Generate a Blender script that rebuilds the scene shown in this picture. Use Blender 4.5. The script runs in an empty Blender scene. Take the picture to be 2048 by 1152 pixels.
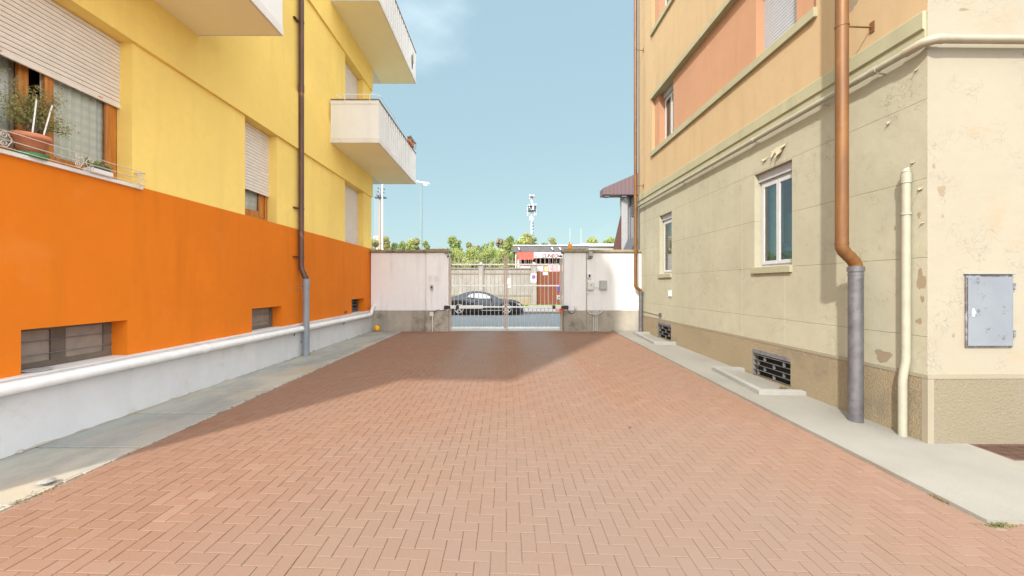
import bpy, math, random
from mathutils import Matrix, Vector
random.seed(7)
R = math.radians
F = 796.4; CX = 1013.0; CY = 570.0; H = 1.65
scene = bpy.context.scene
COL = scene.collection

# ------------------------------------------------------------------ materials
def hexc(r, g, b): return (r, g, b, 1)

class NT:
    def __init__(s, name):
        s.m = bpy.data.materials.new(name); s.m.use_nodes = True
        s.n = s.m.node_tree.nodes; s.l = s.m.node_tree.links
        s.b = s.n['Principled BSDF']; s.out = s.n['Material Output']
        s.geo = s.n.new('ShaderNodeNewGeometry')
        s.pos = s.geo.outputs['Position']
    def map(s, scale=(1, 1, 1), rot=(0, 0, 0), src=None):
        m = s.n.new('ShaderNodeMapping'); m.inputs['Scale'].default_value = scale
        m.inputs['Rotation'].default_value = rot
        s.l.new(src or s.pos, m.inputs['Vector']); return m.outputs[0]
    def noise(s, scale, detail=4, vec=None, rough=.55, dist=0):
        t = s.n.new('ShaderNodeTexNoise'); t.inputs['Scale'].default_value = scale
        t.inputs['Detail'].default_value = detail; t.inputs['Roughness'].default_value = rough
        t.inputs['Distortion'].default_value = dist
        s.l.new(vec or s.pos, t.inputs['Vector']); return t.outputs['Fac']
    def voro(s, scale, feature='F1', vec=None):
        t = s.n.new('ShaderNodeTexVoronoi'); t.feature = feature; t.inputs['Scale'].default_value = scale
        s.l.new(vec or s.pos, t.inputs['Vector']); return t.outputs['Distance']
    def rng(s, v, a, b, c=0., d=1.):
        t = s.n.new('ShaderNodeMapRange'); t.inputs[1].default_value = a; t.inputs[2].default_value = b
        t.inputs[3].default_value = c; t.inputs[4].default_value = d
        s.l.new(v, t.inputs[0]); return t.outputs[0]
    def math(s, op, a, b=None, c=None):
        t = s.n.new('ShaderNodeMath'); t.operation = op
        for i, v in enumerate((a, b, c)):
            if v is None: continue
            if isinstance(v, (int, float)): t.inputs[i].default_value = v
            else: s.l.new(v, t.inputs[i])
        return t.outputs[0]
    def mix(s, f, a, b, mode='MIX'):
        t = s.n.new('ShaderNodeMix'); t.data_type = 'RGBA'; t.blend_type = mode
        for i, v in ((0, f), (6, a), (7, b)):
            if isinstance(v, (int, float)): t.inputs[i].default_value = v
            elif isinstance(v, tuple): t.inputs[i].default_value = v if len(v) == 4 else (*v, 1)
            else: s.l.new(v, t.inputs[i])
        return t.outputs[2]
    def sep(s, src=None):
        t = s.n.new('ShaderNodeSeparateXYZ'); s.l.new(src or s.pos, t.inputs[0]); return t.outputs
    def bump(s, h, strength=.3, dist=.01, prev=None):
        t = s.n.new('ShaderNodeBump'); t.inputs['Strength'].default_value = strength
        t.inputs['Distance'].default_value = dist; s.l.new(h, t.inputs['Height'])
        if prev: s.l.new(prev, t.inputs['Normal'])
        return t.outputs[0]
    def done(s, col, rough=.85, nrm=None, metal=0., spec=None):
        if isinstance(col, tuple): s.b.inputs['Base Color'].default_value = col if len(col) == 4 else (*col, 1)
        else: s.l.new(col, s.b.inputs['Base Color'])
        if isinstance(rough, (int, float)): s.b.inputs['Roughness'].default_value = rough
        else: s.l.new(rough, s.b.inputs['Roughness'])
        s.b.inputs['Metallic'].default_value = metal
        if spec is not None: s.b.inputs['Specular IOR Level'].default_value = spec
        if nrm: s.l.new(nrm, s.b.inputs['Normal'])
        return s.m

def sc3(c, k): return tuple(min(1, x * k) for x in c[:3])

def stucco(name, c, var=.10, grain=90, gs=.25, streak=.06, stain=None, rough=.9):
    t = NT(name)
    n1 = t.noise(.7, 5); n2 = t.noise(7, 5)
    col = t.mix(t.rng(n1, .3, .7), sc3(c, 1 - var), sc3(c, 1 + var * .6))
    col = t.mix(t.rng(n2, .45, .75, 0, .35), col, sc3(c, 1 - var * 1.6))
    st = t.noise(3.2, 4, t.map((1, 1, .12)))
    col = t.mix(t.rng(st, .5, .75, 0, 1), col, sc3(c, 1 - streak * 2.2)) if streak else col
    if stain:
        sn = t.noise(stain[1], 6, None, .65)
        col = t.mix(t.rng(sn, stain[2], stain[2] + .12, 0, stain[3]), col, stain[0])
    g = t.noise(grain, 6); w = t.noise(2.5, 3)
    nb = t.bump(g, gs, .004); nb = t.bump(w, .25, .02, nb)
    return t.done(col, rough, nb, spec=.25)

def plain(name, c, rough=.6, metal=0., var=.08, scale=6, bump=0, spec=None, dirt=None):
    t = NT(name)
    n = t.noise(scale, 5)
    col = t.mix(t.rng(n, .3, .7), sc3(c, 1 - var), sc3(c, 1 + var))
    if dirt: col = t.mix(t.rng(t.noise(dirt[1], 6, None, .7), dirt[2], dirt[2] + .1, 0, dirt[3]), col, dirt[0])
    nb = t.bump(t.noise(scale * 12, 4), bump, .003) if bump else None
    return t.done(col, rough, nb, metal, spec)

M = {}
M['orange'] = stucco('orange_stucco', (.72, .188, .010), .08, 90, .35, .05, ((.74, .23, .04), 1.3, .58, .4))
M['yellow'] = stucco('yellow_stucco', (.93, .68, .20), .08, 90, .3, .035)
M['whiteplinth'] = stucco('white_roughcast', (.60, .60, .61), .10, 55, 1.0, .04, ((.46, .43, .38), 2.2, .58, .55))
M['cream'] = stucco('cream_render', (.79, .78, .76), .05, 90, .15, .04)
M['slabedge'] = stucco('pale_concrete_edge', (.74, .71, .68), .08, 60, .2, .06, ((.38, .31, .24), 5, .60, .5))
M['soffit'] = stucco('balcony_soffit', (.93, .84, .56), .05, 60, .1, 0)
M['darkcap'] = plain('dark_cap', (.22, .15, .11), .7, dirt=((.45, .40, .34), 5, .55, .6))
M['wood'] = None
M['pipebrown'] = plain('brown_pipe', (.115, .060, .045), .45, .2, .15, 3, dirt=((.40, .20, .12), 1.6, .60, .9))
M['pipegrey'] = plain('grey_pipe', (.25, .27, .30), .5, .1, .10, 3)
M['pipezinc'] = plain('zinc_pipe', (.16, .155, .165), .42, .45, .25, 7, dirt=((.10, .09, .09), 9, .56, .7))
M['pipewhite'] = plain('white_pipe', (.80, .80, .80), .4, dirt=((.50, .48, .45), 4, .62, .5))
M['pipecream'] = plain('cream_pipe', (.34, .30, .22), .5, dirt=((.50, .42, .28), 4, .62, .5))
M['pipelime'] = plain('pale_green_pipe', (.34, .325, .25), .5, dirt=((.37, .32, .23), 4, .60, .6))
M['white'] = plain('white_paint', (.80, .80, .79), .4, var=.03)
M['offwhite'] = plain('offwhite_plastic', (.68, .68, .64), .5, var=.05)
M['greybox'] = plain('grey_plastic', (.42, .43, .43), .5, var=.06)
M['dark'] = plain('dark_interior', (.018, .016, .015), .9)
M['room'] = plain('room_dim', (.30, .26, .22), .9)
M['black'] = plain('black_plastic', (.02, .02, .022), .5)
M['steel'] = plain('galvanised_gate', (.88, .88, .88), .45, 0., .10, 14)
M['bar'] = plain('gate_bar', (.56, .48, .44), .55, 0., .12, 14)
M['post'] = plain('gate_post_beige', (.50, .40, .33), .55, 0., .10, 5, dirt=((.25, .2, .17), 7, .6, .5))
M['darksteel'] = plain('dark_grey_steel', (.10, .105, .115), .5, .3, .2, 7)
M['rubber'] = plain('tyre_rubber', (.018, .018, .018), .8)
M['grille'] = plain('grille_grey', (.17, .165, .165), .6, .2, .25, 9, dirt=((.30, .24, .18), 8, .6, .6))
M['terracotta'] = plain('terracotta', (.62, .24, .13), .8, dirt=((.62, .42, .32), 14, .6, .4))
M['greenplastic'] = plain('green_plastic', (.03, .22, .08), .4)
M['shutter'] = plain('cream_shutter', (.76, .69, .62), .55, var=.05, dirt=((.52, .40, .30), 5, .66, .5))
M['shutterw'] = plain('white_shutter', (.78, .76, .76), .55, var=.04)
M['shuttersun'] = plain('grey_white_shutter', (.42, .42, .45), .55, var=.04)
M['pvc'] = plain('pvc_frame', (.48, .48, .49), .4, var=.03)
M['redf'] = plain('red_flowers', (.50, .05, .04), .8)
M['amber'] = plain('amber_plastic', (.75, .30, .02), .3)
M['ribbon'] = plain('orange_ribbon', (.85, .20, .05), .6)
M['brownmetal'] = stucco('rust_brown_sheet', (.19, .062, .035), .12, 20, .05, .12)
M['brownpurple'] = None
M['papers'] = plain('paper', (.80, .80, .80), .7, var=.05)
M['scored'] = None
M['apricot'] = stucco('apricot_stucco', (.47, .335, .19), .06, 80, .3, .05, ((.40, .28, .17), 3.5, .64, .5))
M['salmon'] = stucco('salmon_stucco', (.45, .245, .145), .07, 80, .3, .04, ((.42, .26, .18), 4, .68, .5))
M['sagetrim'] = stucco('sage_trim', (.37, .345, .225), .08, 70, .3, .06, ((.27, .24, .17), 5, .62, .5))
M['barep'] = stucco('bare_plaster', (.28, .215, .145), .15, 50, .6, 0)
M['coping'] = stucco('mossy_coping', (.33, .27, .18), .20, 40, .8, .1, ((.12, .10, .05), 4, .52, .8))
M['cement'] = stucco('stained_cement', (.42, .38, .32), .20, 35, .5, .18, ((.17, .15, .125), 1.6, .54, .7))
M['gatewall'] = stucco('white_wall_paint', (.86, .86, .87), .05, 60, .2, .08, ((.58, .52, .48), 2.2, .66, .5))
M['gatewallr'] = stucco('white_wall_paint_sunlit', (.81, .81, .82), .04, 60, .2, .07, ((.66, .62, .57), 2.2, .68, .5))  # same white wall, its tone set apart for the sunlit right side
M['kerb'] = stucco('kerb_stone', (.30, .29, .265), .14, 60, .5, 0)
M['farwall'] = stucco('weathered_wall', (.34, .315, .295), .20, 10, .3, .14, ((.26, .22, .19), 1.2, .52, .6))
M['fartrim'] = stucco('wall_trim', (.28, .23, .18), .2, 10, .3, .1)
M['asphalt'] = stucco('asphalt', (.20, .235, .25), .08, 60, .6, 0)
M['sidewalk'] = stucco('light_sidewalk', (.42, .40, .37), .10, 40, .3, 0)
M['verge'] = plain('verge_grass', (.18, .28, .04), .9, var=.3, scale=10)
M['earth'] = stucco('earth', (.16, .15, .09), .2, 10, .5, 0)

def make_special():
    # wood
    t = NT('varnished_wood')
    n = t.noise(6, 5, t.map((6, 6, .35)), .6)
    col = t.mix(t.rng(n, .3, .7), (.34, .105, .016), (.60, .235, .045))
    M['wood'] = t.done(col, .38)
    # rusty copper pipe
    t = NT('rust_orange_pipe')
    n = t.noise(2.2, 6, t.map((3, 3, .6)), .6)
    col = t.mix(t.rng(n, .35, .7), (.225, .098, .024), (.13, .056, .02))
    col = t.mix(t.rng(t.noise(5, 5), .6, .75, 0, .7), col, (.26, .125, .04))
    M['piperust'] = t.done(col, .5, None, .15)
    # corrugated purple brown roof
    t = NT('corrugated_brown')
    x = t.sep()[0]
    w = t.math('SINE', t.math('MULTIPLY', x, 18))
    col = t.mix(t.rng(w, -1, 1), (.105, .062, .066), (.13, .08, .082))
    M['brownpurple'] = t.done(col, .6)
    # scored green-grey wall: local coords via object texture coordinates
    t = NT('sage_scored_wall')
    tc = t.n.new('ShaderNodeTexCoord'); o = tc.outputs['Object']
    s = t.sep(o)
    c = (.405, .378, .28)
    n1 = t.noise(.8, 5); n2 = t.noise(5, 6, None, .6)
    col = t.mix(t.rng(n1, .3, .7), sc3(c, .90), sc3(c, 1.05))
    col = t.mix(t.rng(n2, .5, .75, 0, .5), col, sc3(c, .80))
    st = t.noise(2.6, 4, t.map((1, 1, .1)))
    col = t.mix(t.rng(st, .5, .7, 0, .6), col, (.37, .35, .24))
    # horizontal score lines every 0.93 m starting at 1.04
    wob = t.math('MULTIPLY', t.math('SUBTRACT', t.noise(1.5, 2), .5), .012)
    zz = t.math('ADD', s[2], wob)
    fr = t.math('PINGPONG', t.math('SUBTRACT', zz, 1.04), .465)
    line = t.rng(fr, .0, .007, 1, 0)
    # vertical joints, pale flush mortar
    fy = t.math('PINGPONG', t.math('ADD', s[1], .3), .62)
    vl = t.rng(fy, .012, .02, 1, 0)
    col = t.mix(t.math('MULTIPLY', vl, .28), col, (.52, .48, .34))
    col = t.mix(t.math('MULTIPLY', line, .6), col, (.17, .14, .085))
    # cracks of lifting paint
    dv = t.n.new('ShaderNodeVectorMath'); dv.operation = 'ADD'
    nn = t.n.new('ShaderNodeTexNoise'); nn.inputs['Scale'].default_value = 3; nn.inputs['Detail'].default_value = 6
    t.l.new(t.pos, nn.inputs['Vector']); t.l.new(t.pos, dv.inputs[0]); t.l.new(nn.outputs['Color'], dv.inputs[1])
    v = t.voro(2.2, 'DISTANCE_TO_EDGE', t.map((1, 1, 1.6), src=dv.outputs[0]))
    mask = t.rng(t.noise(1.3, 3), .50, .60)
    cr = t.math('MULTIPLY', t.rng(v, .0, .012, 1, 0), mask)
    col = t.mix(t.math('MULTIPLY', cr, .55), col, (.20, .15, .085))
    pn = t.noise(2.4, 7, None, .72)
    patch = t.rng(pn, .665, .675)
    col = t.mix(t.math('MULTIPLY', patch, .75), col, (.36, .27, .155))
    h = t.math('SUBTRACT', 1, t.math('MAXIMUM', line, cr))
    nb = t.bump(t.noise(80, 6), .25, .004)
    nb = t.bump(h, .6, .006, nb)
    nb = t.bump(t.noise(3, 5), .35, .03, nb)
    nb = t.bump(t.math('SUBTRACT', 1, patch), .6, .004, nb)
    M['scored'] = t.done(col, .85, nb, spec=.3)
    # cream near face with stains and hairline cracks
    t = NT('cream_peeling_wall')
    c = (.318, .282, .216)
    col = t.mix(t.rng(t.noise(.9, 5), .3, .7), sc3(c, .96), sc3(c, 1.03))
    col = t.mix(t.rng(t.noise(2.0, 5, None, .6), .56, .74, 0, .55), col, (.33, .245, .15))
    dv = t.n.new('ShaderNodeVectorMath'); dv.operation = 'ADD'
    nn = t.n.new('ShaderNodeTexNoise'); nn.inputs['Scale'].default_value = 4; nn.inputs['Detail'].default_value = 6
    t.l.new(t.pos, nn.inputs['Vector']); t.l.new(t.pos, dv.inputs[0]); t.l.new(nn.outputs['Color'], dv.inputs[1])
    v = t.voro(3.0, 'DISTANCE_TO_EDGE', t.map((1, 1, 2.4), src=dv.outputs[0]))
    cr = t.math('MULTIPLY', t.rng(v, .0, .010, 1, 0), t.rng(t.noise(1.7, 3), .50, .58))
    col = t.mix(t.math('MULTIPLY', cr, .5), col, (.20, .13, .08))
    patch = t.rng(t.noise(3.4, 7, None, .72), .70, .708)
    col = t.mix(t.math('MULTIPLY', patch, .8), col, (.25, .18, .13))
    nb = t.bump(t.noise(80, 6), .2, .004)
    nb = t.bump(t.math('SUBTRACT', 1, cr), .6, .005, nb)
    nb = t.bump(t.noise(3, 5), .35, .025, nb)
    M['nearface'] = t.done(col, .85, nb, spec=.3)
    # roughcast plinth
    t = NT('tan_roughcast')
    c = (.39, .31, .20)
    col = t.mix(t.rng(t.noise(1.2, 5), .3, .7), sc3(c, .80), sc3(c, 1.12))
    g = t.noise(42, 8, None, .72)
    col = t.mix(t.rng(g, .35, .65, 0, .5), sc3(c, .72), col)
    col = t.mix(t.rng(t.noise(1.1, 6, None, .7), .56, .70, 0, .55), col, (.18, .16, .13))
    nb = t.bump(g, .75, .03); nb = t.bump(t.noise(110, 4), .3, .006, nb)
    M['roughcast'] = t.done(col, .95, nb, spec=.1)
    t = NT('pale_roughcast')
    c = (.29, .245, .17)
    col = t.mix(t.rng(t.noise(1.2, 5), .3, .7), sc3(c, .88), sc3(c, 1.1))
    g = t.noise(38, 8, None, .72)
    col = t.mix(t.rng(g, .35, .65, 0, .6), sc3(c, .80), col)
    col = t.mix(t.rng(t.noise(1.5, 6, None, .7), .54, .66, 0, .6), col, (.23, .21, .18))
    nb = t.bump(g, .7, .03); nb = t.bump(t.noise(110, 4), .3, .006, nb)
    M['roughcast2'] = t.done(col, .95, nb, spec=.1)
    # brick pavers: per-face colour attribute
    t = NT('brick_pavers')
    at = t.n.new('ShaderNodeVertexColor'); at.layer_name = 'tone'
    tone = t.sep(at.outputs[0])
    c = (.50, .255, .165)
    col = t.mix(tone[0], (.218, .120, .076), (.252, .146, .100))
    col = t.mix(t.rng(tone[1], .94, 1, 0, .22), col, (.34, .25, .19))
    big = t.noise(.45, 4)
    col = t.mix(t.rng(big, .35, .65, 0, .6), col, (.225, .145, .105))
    col = t.mix(t.rng(t.noise(160, 3), .62, .70, 0, .4), col, (.42, .32, .26))
    col = t.mix(t.rng(t.noise(120, 4), .30, .42, .45, 0), col, (.30, .13, .08))
    # worn, paler area where cars turn, and tyre wear paled to lift gate shade
    p = t.sep()
    wx = t.math('POWER', t.math('DIVIDE', t.math('SUBTRACT', p[0], .9), 3.4), 2); wy = t.math('POWER', t.math('DIVIDE', t.math('SUBTRACT', p[1], 2.2), 4.2), 2)
    wr = t.rng(t.math('ADD', t.math('ADD', wx, wy), t.math('MULTIPLY', t.noise(1.1, 5), .7)), .35, 1.35, .75, 0)
    col = t.mix(wr, col, (.210, .152, .119))
    oil = t.rng(t.noise(.9, 7, None, .7), .64, .70, 0, .35)
    col = t.mix(oil, col, (.13, .085, .07))
    spk = t.rng(t.voro(55), .0, .10, .55, 0)
    col = t.mix(spk, col, (.42, .33, .27))
    t1 = t.rng(t.math('ABSOLUTE', t.math('ADD', p[0], .78)), .30, .75, 1, 0)
    t2 = t.rng(t.math('ABSOLUTE', t.math('SUBTRACT', p[0], .95)), .30, .75, 1, 0)
    ty = t.math('MULTIPLY', t.math('MAXIMUM', t1, t2), t.rng(p[1], 5.5, 12.5, 0, .75))
    ty = t.math('MULTIPLY', ty, t.rng(t.noise(2, 5), .25, .6, .6, 1))
    col = t.mix(ty, col, (.25, .205, .185))
    nb = t.bump(t.noise(140, 5), .45, .004); nb = t.bump(t.noise(9, 4), .2, .01, nb)
    M['brick'] = t.done(col, .92, nb, spec=.2)
    t = NT('joint_sand')
    col = t.mix(t.rng(t.noise(.6, 4), .4, .6), (.17, .105, .07), (.26, .18, .13))
    M['joint'] = t.done(col, 1)
    # stone slabs of left pavement
    t = NT('left_stone_slabs')
    p = t.sep()
    cell = t.math('FLOOR', t.math('DIVIDE', t.math('ADD', p[1], .25), 1.07))
    wn = t.n.new('ShaderNodeTexWhiteNoise'); wn.noise_dimensions = '1D'; t.l.new(cell, wn.inputs['W'])
    col = t.mix(wn.outputs[0], (.31, .315, .295), (.40, .385, .33))
    col = t.mix(t.rng(t.noise(1.6, 6, t.map((1, .5, 1)), .65), .42, .62, 0, .75), col, (.20, .225, .22))
    col = t.mix(t.rng(t.noise(1.1, 5), .52, .66, 0, .7), col, (.37, .31, .22))
    col = t.mix(t.rng(t.noise(60, 4), .55, .7, 0, .25), col, (.5, .47, .4))
    edge = t.rng(t.math('ADD', p[0], t.math('MULTIPLY', t.noise(5, 5), .16)), -4.70, -4.62, .6, 0)
    col = t.mix(edge, col, (.27, .22, .15))
    nb = t.bump(t.noise(30, 6), .3, .006); nb = t.bump(t.noise(3, 4), .3, .02, nb)
    M['slabs'] = t.done(col, .8, nb)
    t = NT('right_concrete')
    col = t.mix(t.rng(t.noise(.9, 5), .3, .7), (.215, .20, .17), (.27, .25, .215))
    col = t.mix(t.rng(t.noise(90, 4), .5, .75, 0, .4), col, (.19, .175, .145))
    col = t.mix(t.rng(t.noise(1.3, 6, t.map((1, .5, 1)), .7), .56, .68, 0, .5), col, (.22, .19, .14))
    nb = t.bump(t.noise(90, 5), .6, .006)
    M['concrete'] = t.done(col, .9, nb)
    # glass
    def glass(name, tint, fac, rough=.02):
        t = NT(name)
        tr = t.n.new('ShaderNodeBsdfTransparent'); tr.inputs[0].default_value = (*tint, 1)
        gl = t.n.new('ShaderNodeBsdfGlossy'); gl.inputs['Roughness'].default_value = rough
        mx = t.n.new('ShaderNodeMixShader'); fr = t.n.new('ShaderNodeFresnel'); fr.inputs[0].default_value = 1.5
        f = t.math('ADD', t.math('MULTIPLY', fr.outputs[0], 1.0), fac)
        t.l.new(f, mx.inputs[0]); t.l.new(tr.outputs[0], mx.inputs[1]); t.l.new(gl.outputs[0], mx.inputs[2])
        t.l.new(mx.outputs[0], t.out.inputs[0]); return t.m
    M['glass'] = glass('window_glass', (.92, .95, .95), .03)
    M['glasst'] = glass('sky_tinted_glass', (.86, .95, .95), .16)  # tint helps stand in for sky mirrored in the panes
    M['carglass'] = glass('car_glass', (.55, .62, .64), .40, .03)
    M['mesh'] = plain('insect_mesh', (.135, .105, .082), .8, var=.25, scale=3)
    # curtain with check pattern
    t = NT('sheer_check_curtain')
    p = t.sep()
    a = t.math('PINGPONG', p[1], .045); b_ = t.math('PINGPONG', p[2], .055)
    ca = t.rng(a, .020, .025); cb = t.rng(b_, .025, .030)
    col = t.mix(t.math('MULTIPLY', ca, .45), (.92, .90, .80), (.60, .65, .62))
    col = t.mix(t.math('MULTIPLY', cb, .35), col, (.62, .66, .63))
    M['curtain'] = t.done(col, .9)
    M['curtainsky'] = plain('sky_tinted_curtain', (.30, .68, .68), .8, var=.25, scale=2)  # teal in the curtain colour stands in for sky reflected by the pane
    M['bluetoy'] = plain('blue_plush', (.05, .36, .70), .9)
    M['tealcloth'] = plain('turquoise_cloth', (.05, .42, .40), .8)
    # metal box paint
    t = NT('grey_blue_cabinet_paint')
    col = t.mix(t.rng(t.noise(2, 5), .3, .7), (.17, .19, .215), (.215, .235, .26))
    col = t.mix(t.rng(t.noise(9, 7, None, .75), .60, .66, 0, .8), col, (.09, .065, .05))
    M['box'] = t.done(col, .5, t.bump(t.noise(20, 4), .15, .004), .1)
    M['boxedge'] = plain('worn_box_edge', (.13, .11, .11), .6, .1, .4, 14, dirt=((.28, .30, .33), 9, .5, .8))
    # car paint
    t = NT('dark_car_paint')
    t.b.inputs['Coat Weight'].default_value = 1; t.b.inputs['Coat Roughness'].default_value = .03
    M['carpaint'] = t.done((.014, .024, .036), .2, None, .5)
    M['rim'] = plain('alloy', (.75, .75, .76), .3, .6, .05)
    M['lamp'] = plain('headlamp', (.75, .78, .8), .1, .2, .05)
    M['redlamp'] = plain('tail_lamp', (.30, .01, .01), .2)
    M['signblue'] = plain('sign_blue', (.01, .16, .50), .4, var=.03)
    M['signred'] = plain('sign_red', (.65, .02, .03), .4, var=.03)
    M['bannerred'] = plain('banner_red', (.80, .10, .07), .6, var=.05)
    M['bannertext'] = plain('banner_text', (.20, .01, .015), .6)
    M['pinkb'] = plain('pink_panel', (.72, .30, .33), .7, var=.3, scale=2.4, dirt=((.8, .75, .75), 3, .5, .9))
    M['yellowb'] = plain('yellow_panel', (.75, .60, .25), .7)
    M['ball'] = plain('yellow_ball', (.85, .42, .02), .35, var=.1, dirt=((.35, .15, .02), 9, .6, .8))
    M['dryleaf'] = plain('dry_leaf', (.05, .035, .025), .8)
    M['drygrass'] = plain('dry_grass', (.20, .15, .06), .9, var=.3, scale=20)
    M['greengrass'] = plain('green_grass', (.13, .14, .04), .9, var=.3, scale=20)
    M['gratepaint'] = plain('rusty_grate', (.11, .06, .04), .8, .2, .3, 10)
    M['trunk'] = plain('bark', (.12, .085, .055), .95, var=.2, scale=4, bump=.5)
    M['kiosk'] = plain('kiosk_wall', (.60, .48, .40), .8)
    M['kioskdark'] = plain('dark_eaves', (.13, .12, .125), .7, var=.15, scale=3)
    M['flatyellow'] = plain('far_flats', (.62, .55, .42), .9)
make_special()

def leafmat(name, a, b, c):
    t = NT(name)
    n = t.n.new('ShaderNodeTexWhiteNoise'); n.noise_dimensions = '3D'
    sn = t.n.new('ShaderNodeVectorMath'); sn.operation = 'SNAP'; sn.inputs[1].default_value = (.9, .9, .9)
    t.l.new(t.pos, sn.inputs[0]); t.l.new(sn.outputs[0], n.inputs[0])
    col = t.mix(n.outputs[0], a, b)
    col = t.mix(t.rng(t.noise(.55, 4), .45, .62, 0, .8), col, c)
    m = t.done(col, .7)
    tl = t.n.new('ShaderNodeBsdfTranslucent'); t.l.new(col, tl.inputs[0])
    mx = t.n.new('ShaderNodeMixShader'); mx.inputs[0].default_value = .35
    t.l.new(t.b.outputs[0], mx.inputs[1]); t.l.new(tl.outputs[0], mx.inputs[2]); t.l.new(mx.outputs[0], t.out.inputs[0])
    return m
M['leafbright'] = leafmat('bright_leaves', (.33, .39, .12), (.46, .49, .18), (.26, .33, .11))
M['leafgreen'] = leafmat('green_leaves', (.20, .27, .08), (.32, .38, .13), (.36, .38, .14))
M['leafdark'] = leafmat('dark_leaves', (.15, .22, .11), (.24, .31, .15), (.28, .33, .16))
M['leafautumn'] = leafmat('autumn_leaves', (.32, .32, .12), (.42, .40, .17), (.28, .28, .12))
M['leafbare'] = leafmat('reddish_twigs', (.38, .29, .21), (.48, .38, .28), (.34, .32, .18))
M['leafpot'] = leafmat('pot_leaves', (.22, .24, .07), (.36, .36, .13), (.42, .32, .15))

# ------------------------------------------------------------------ mesh builder
class MB:
    def __init__(s, T=None):
        s.v = []; s.f = []; s.mi = []; s.sm = []; s.mats = []; s.cur = 0; s.T = T; s.smooth = False
    def mat(s, m):
        m = M[m] if isinstance(m, str) else m
        if m not in s.mats: s.mats.append(m)
        s.cur = s.mats.index(m); return s
    def add(s, vs, fs, smooth=None):
        b = len(s.v)
        for p in vs:
            p = Vector(p); s.v.append(s.T @ p if s.T else p)
        for f in fs:
            s.f.append([i + b for i in f]); s.mi.append(s.cur); s.sm.append(s.smooth if smooth is None else smooth)
        return s
    def box(s, x0, x1, y0, y1, z0, z1):
        if x0 > x1: x0, x1 = x1, x0
        if y0 > y1: y0, y1 = y1, y0
        if z0 > z1: z0, z1 = z1, z0
        return s.add([(x0, y0, z0), (x1, y0, z0), (x1, y1, z0), (x0, y1, z0), (x0, y0, z1), (x1, y0, z1), (x1, y1, z1), (x0, y1, z1)],
                     [(0, 3, 2, 1), (4, 5, 6, 7), (0, 1, 5, 4), (1, 2, 6, 5), (2, 3, 7, 6), (3, 0, 4, 7)], False)
    def bbox(s, x0, x1, y0, y1, z0, z1, b=.004):   # bevelled box
        if x0 > x1: x0, x1 = x1, x0
        if y0 > y1: y0, y1 = y1, y0
        if z0 > z1: z0, z1 = z1, z0
        X = (x0, x0 + b, x1 - b, x1); Y = (y0, y0 + b, y1 - b, y1)
        def ring(k, z): i0, i1 = (0, 3) if k else (1, 2); j0, j1 = (1, 2) if k else (1, 2); return None
        vs = []
        for z, inn in ((z0, 1), (z0 + b, 0), (z1 - b, 0), (z1, 1)):
            if inn: a0, a1, c0, c1 = x0 + b, x1 - b, y0 + b, y1 - b; vs += [(a0, c0, z), (a0, c0, z), (a1, c0, z), (a1, c0, z), (a1, c1, z), (a1, c1, z), (a0, c1, z), (a0, c1, z)]
            else: vs += [(x0, y0 + b, z), (x0 + b, y0, z), (x1 - b, y0, z), (x1, y0 + b, z), (x1, y1 - b, z), (x1 - b, y1, z), (x0 + b, y1, z), (x0, y1 - b, z)]
        fs = []
        for r in range(3):
            for i in range(8):
                j = (i + 1) % 8; fs.append((r * 8 + i, r * 8 + j, (r + 1) * 8 + j, (r + 1) * 8 + i))
        fs.append((6, 4, 2, 0)); fs.append((24, 26, 28, 30))
        return s.add(vs, fs, False)
    def quad(s, a, b, c, d): return s.add([a, b, c, d], [(0, 1, 2, 3)], False)
    def poly(s, pts): return s.add(pts, [tuple(range(len(pts)))], False)
    def prism(s, pts, axis, a, b):
        """pts 2-D polygon (CCW), extruded along axis from a to b"""
        def mk(p, t):
            if axis == 'y': return (p[0], t, p[1])
            if axis == 'x': return (t, p[0], p[1])
            return (p[0], p[1], t)
        n = len(pts); vs = [mk(p, a) for p in pts] + [mk(p, b) for p in pts]
        fs = [tuple(range(n)), tuple(range(2 * n - 1, n - 1, -1))] + [(i, i + n, (i + 1) % n + n, (i + 1) % n) for i in range(n)]
        return s.add(vs, fs, False)
    def strip(s, pts, axis, a, b):
        def mk(p, t): return (p[0], t, p[1]) if axis == 'y' else (t, p[0], p[1])
        n = len(pts); vs = [mk(p, a) for p in pts] + [mk(p, b) for p in pts]
        return s.add(vs, [(i, i + 1, i + 1 + n, i + n) for i in range(n - 1)], False)
    def tube(s, path, r, seg=12, caps=True, smooth=True):
        path = [Vector(p) for p in path]; n = len(path)
        rs = r if isinstance(r, (list, tuple)) else [r] * n
        up = None; vs = []
        for i, p in enumerate(path):
            if i == 0: d = path[1] - p
            elif i == n - 1: d = p - path[i - 1]
            else: d = (path[i + 1] - p).normalized() + (p - path[i - 1]).normalized()
            if d.length < 1e-9: d = Vector((0, 0, 1))
            d.normalize()
            if up is None:
                up = Vector((0, 0, 1)) if abs(d.z) < .9 else Vector((1, 0, 0))
            a = d.cross(up)
            if a.length < 1e-5: a = d.orthogonal()
            a.normalize(); bb = a.cross(d).normalized(); up = bb
            for k in range(seg):
                t = 2 * math.pi * k / seg
                vs.append(p + (a * math.cos(t) + bb * math.sin(t)) * rs[i])
        fs = [(i * seg + k, i * seg + (k + 1) % seg, (i + 1) * seg + (k + 1) % seg, (i + 1) * seg + k) for i in range(n - 1) for k in range(seg)]
        s.add(vs, fs, smooth)
        if caps: s.add(vs[:seg], [tuple(range(seg))], False); s.add(vs[-seg:], [tuple(range(seg))], False)
        return s
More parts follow.
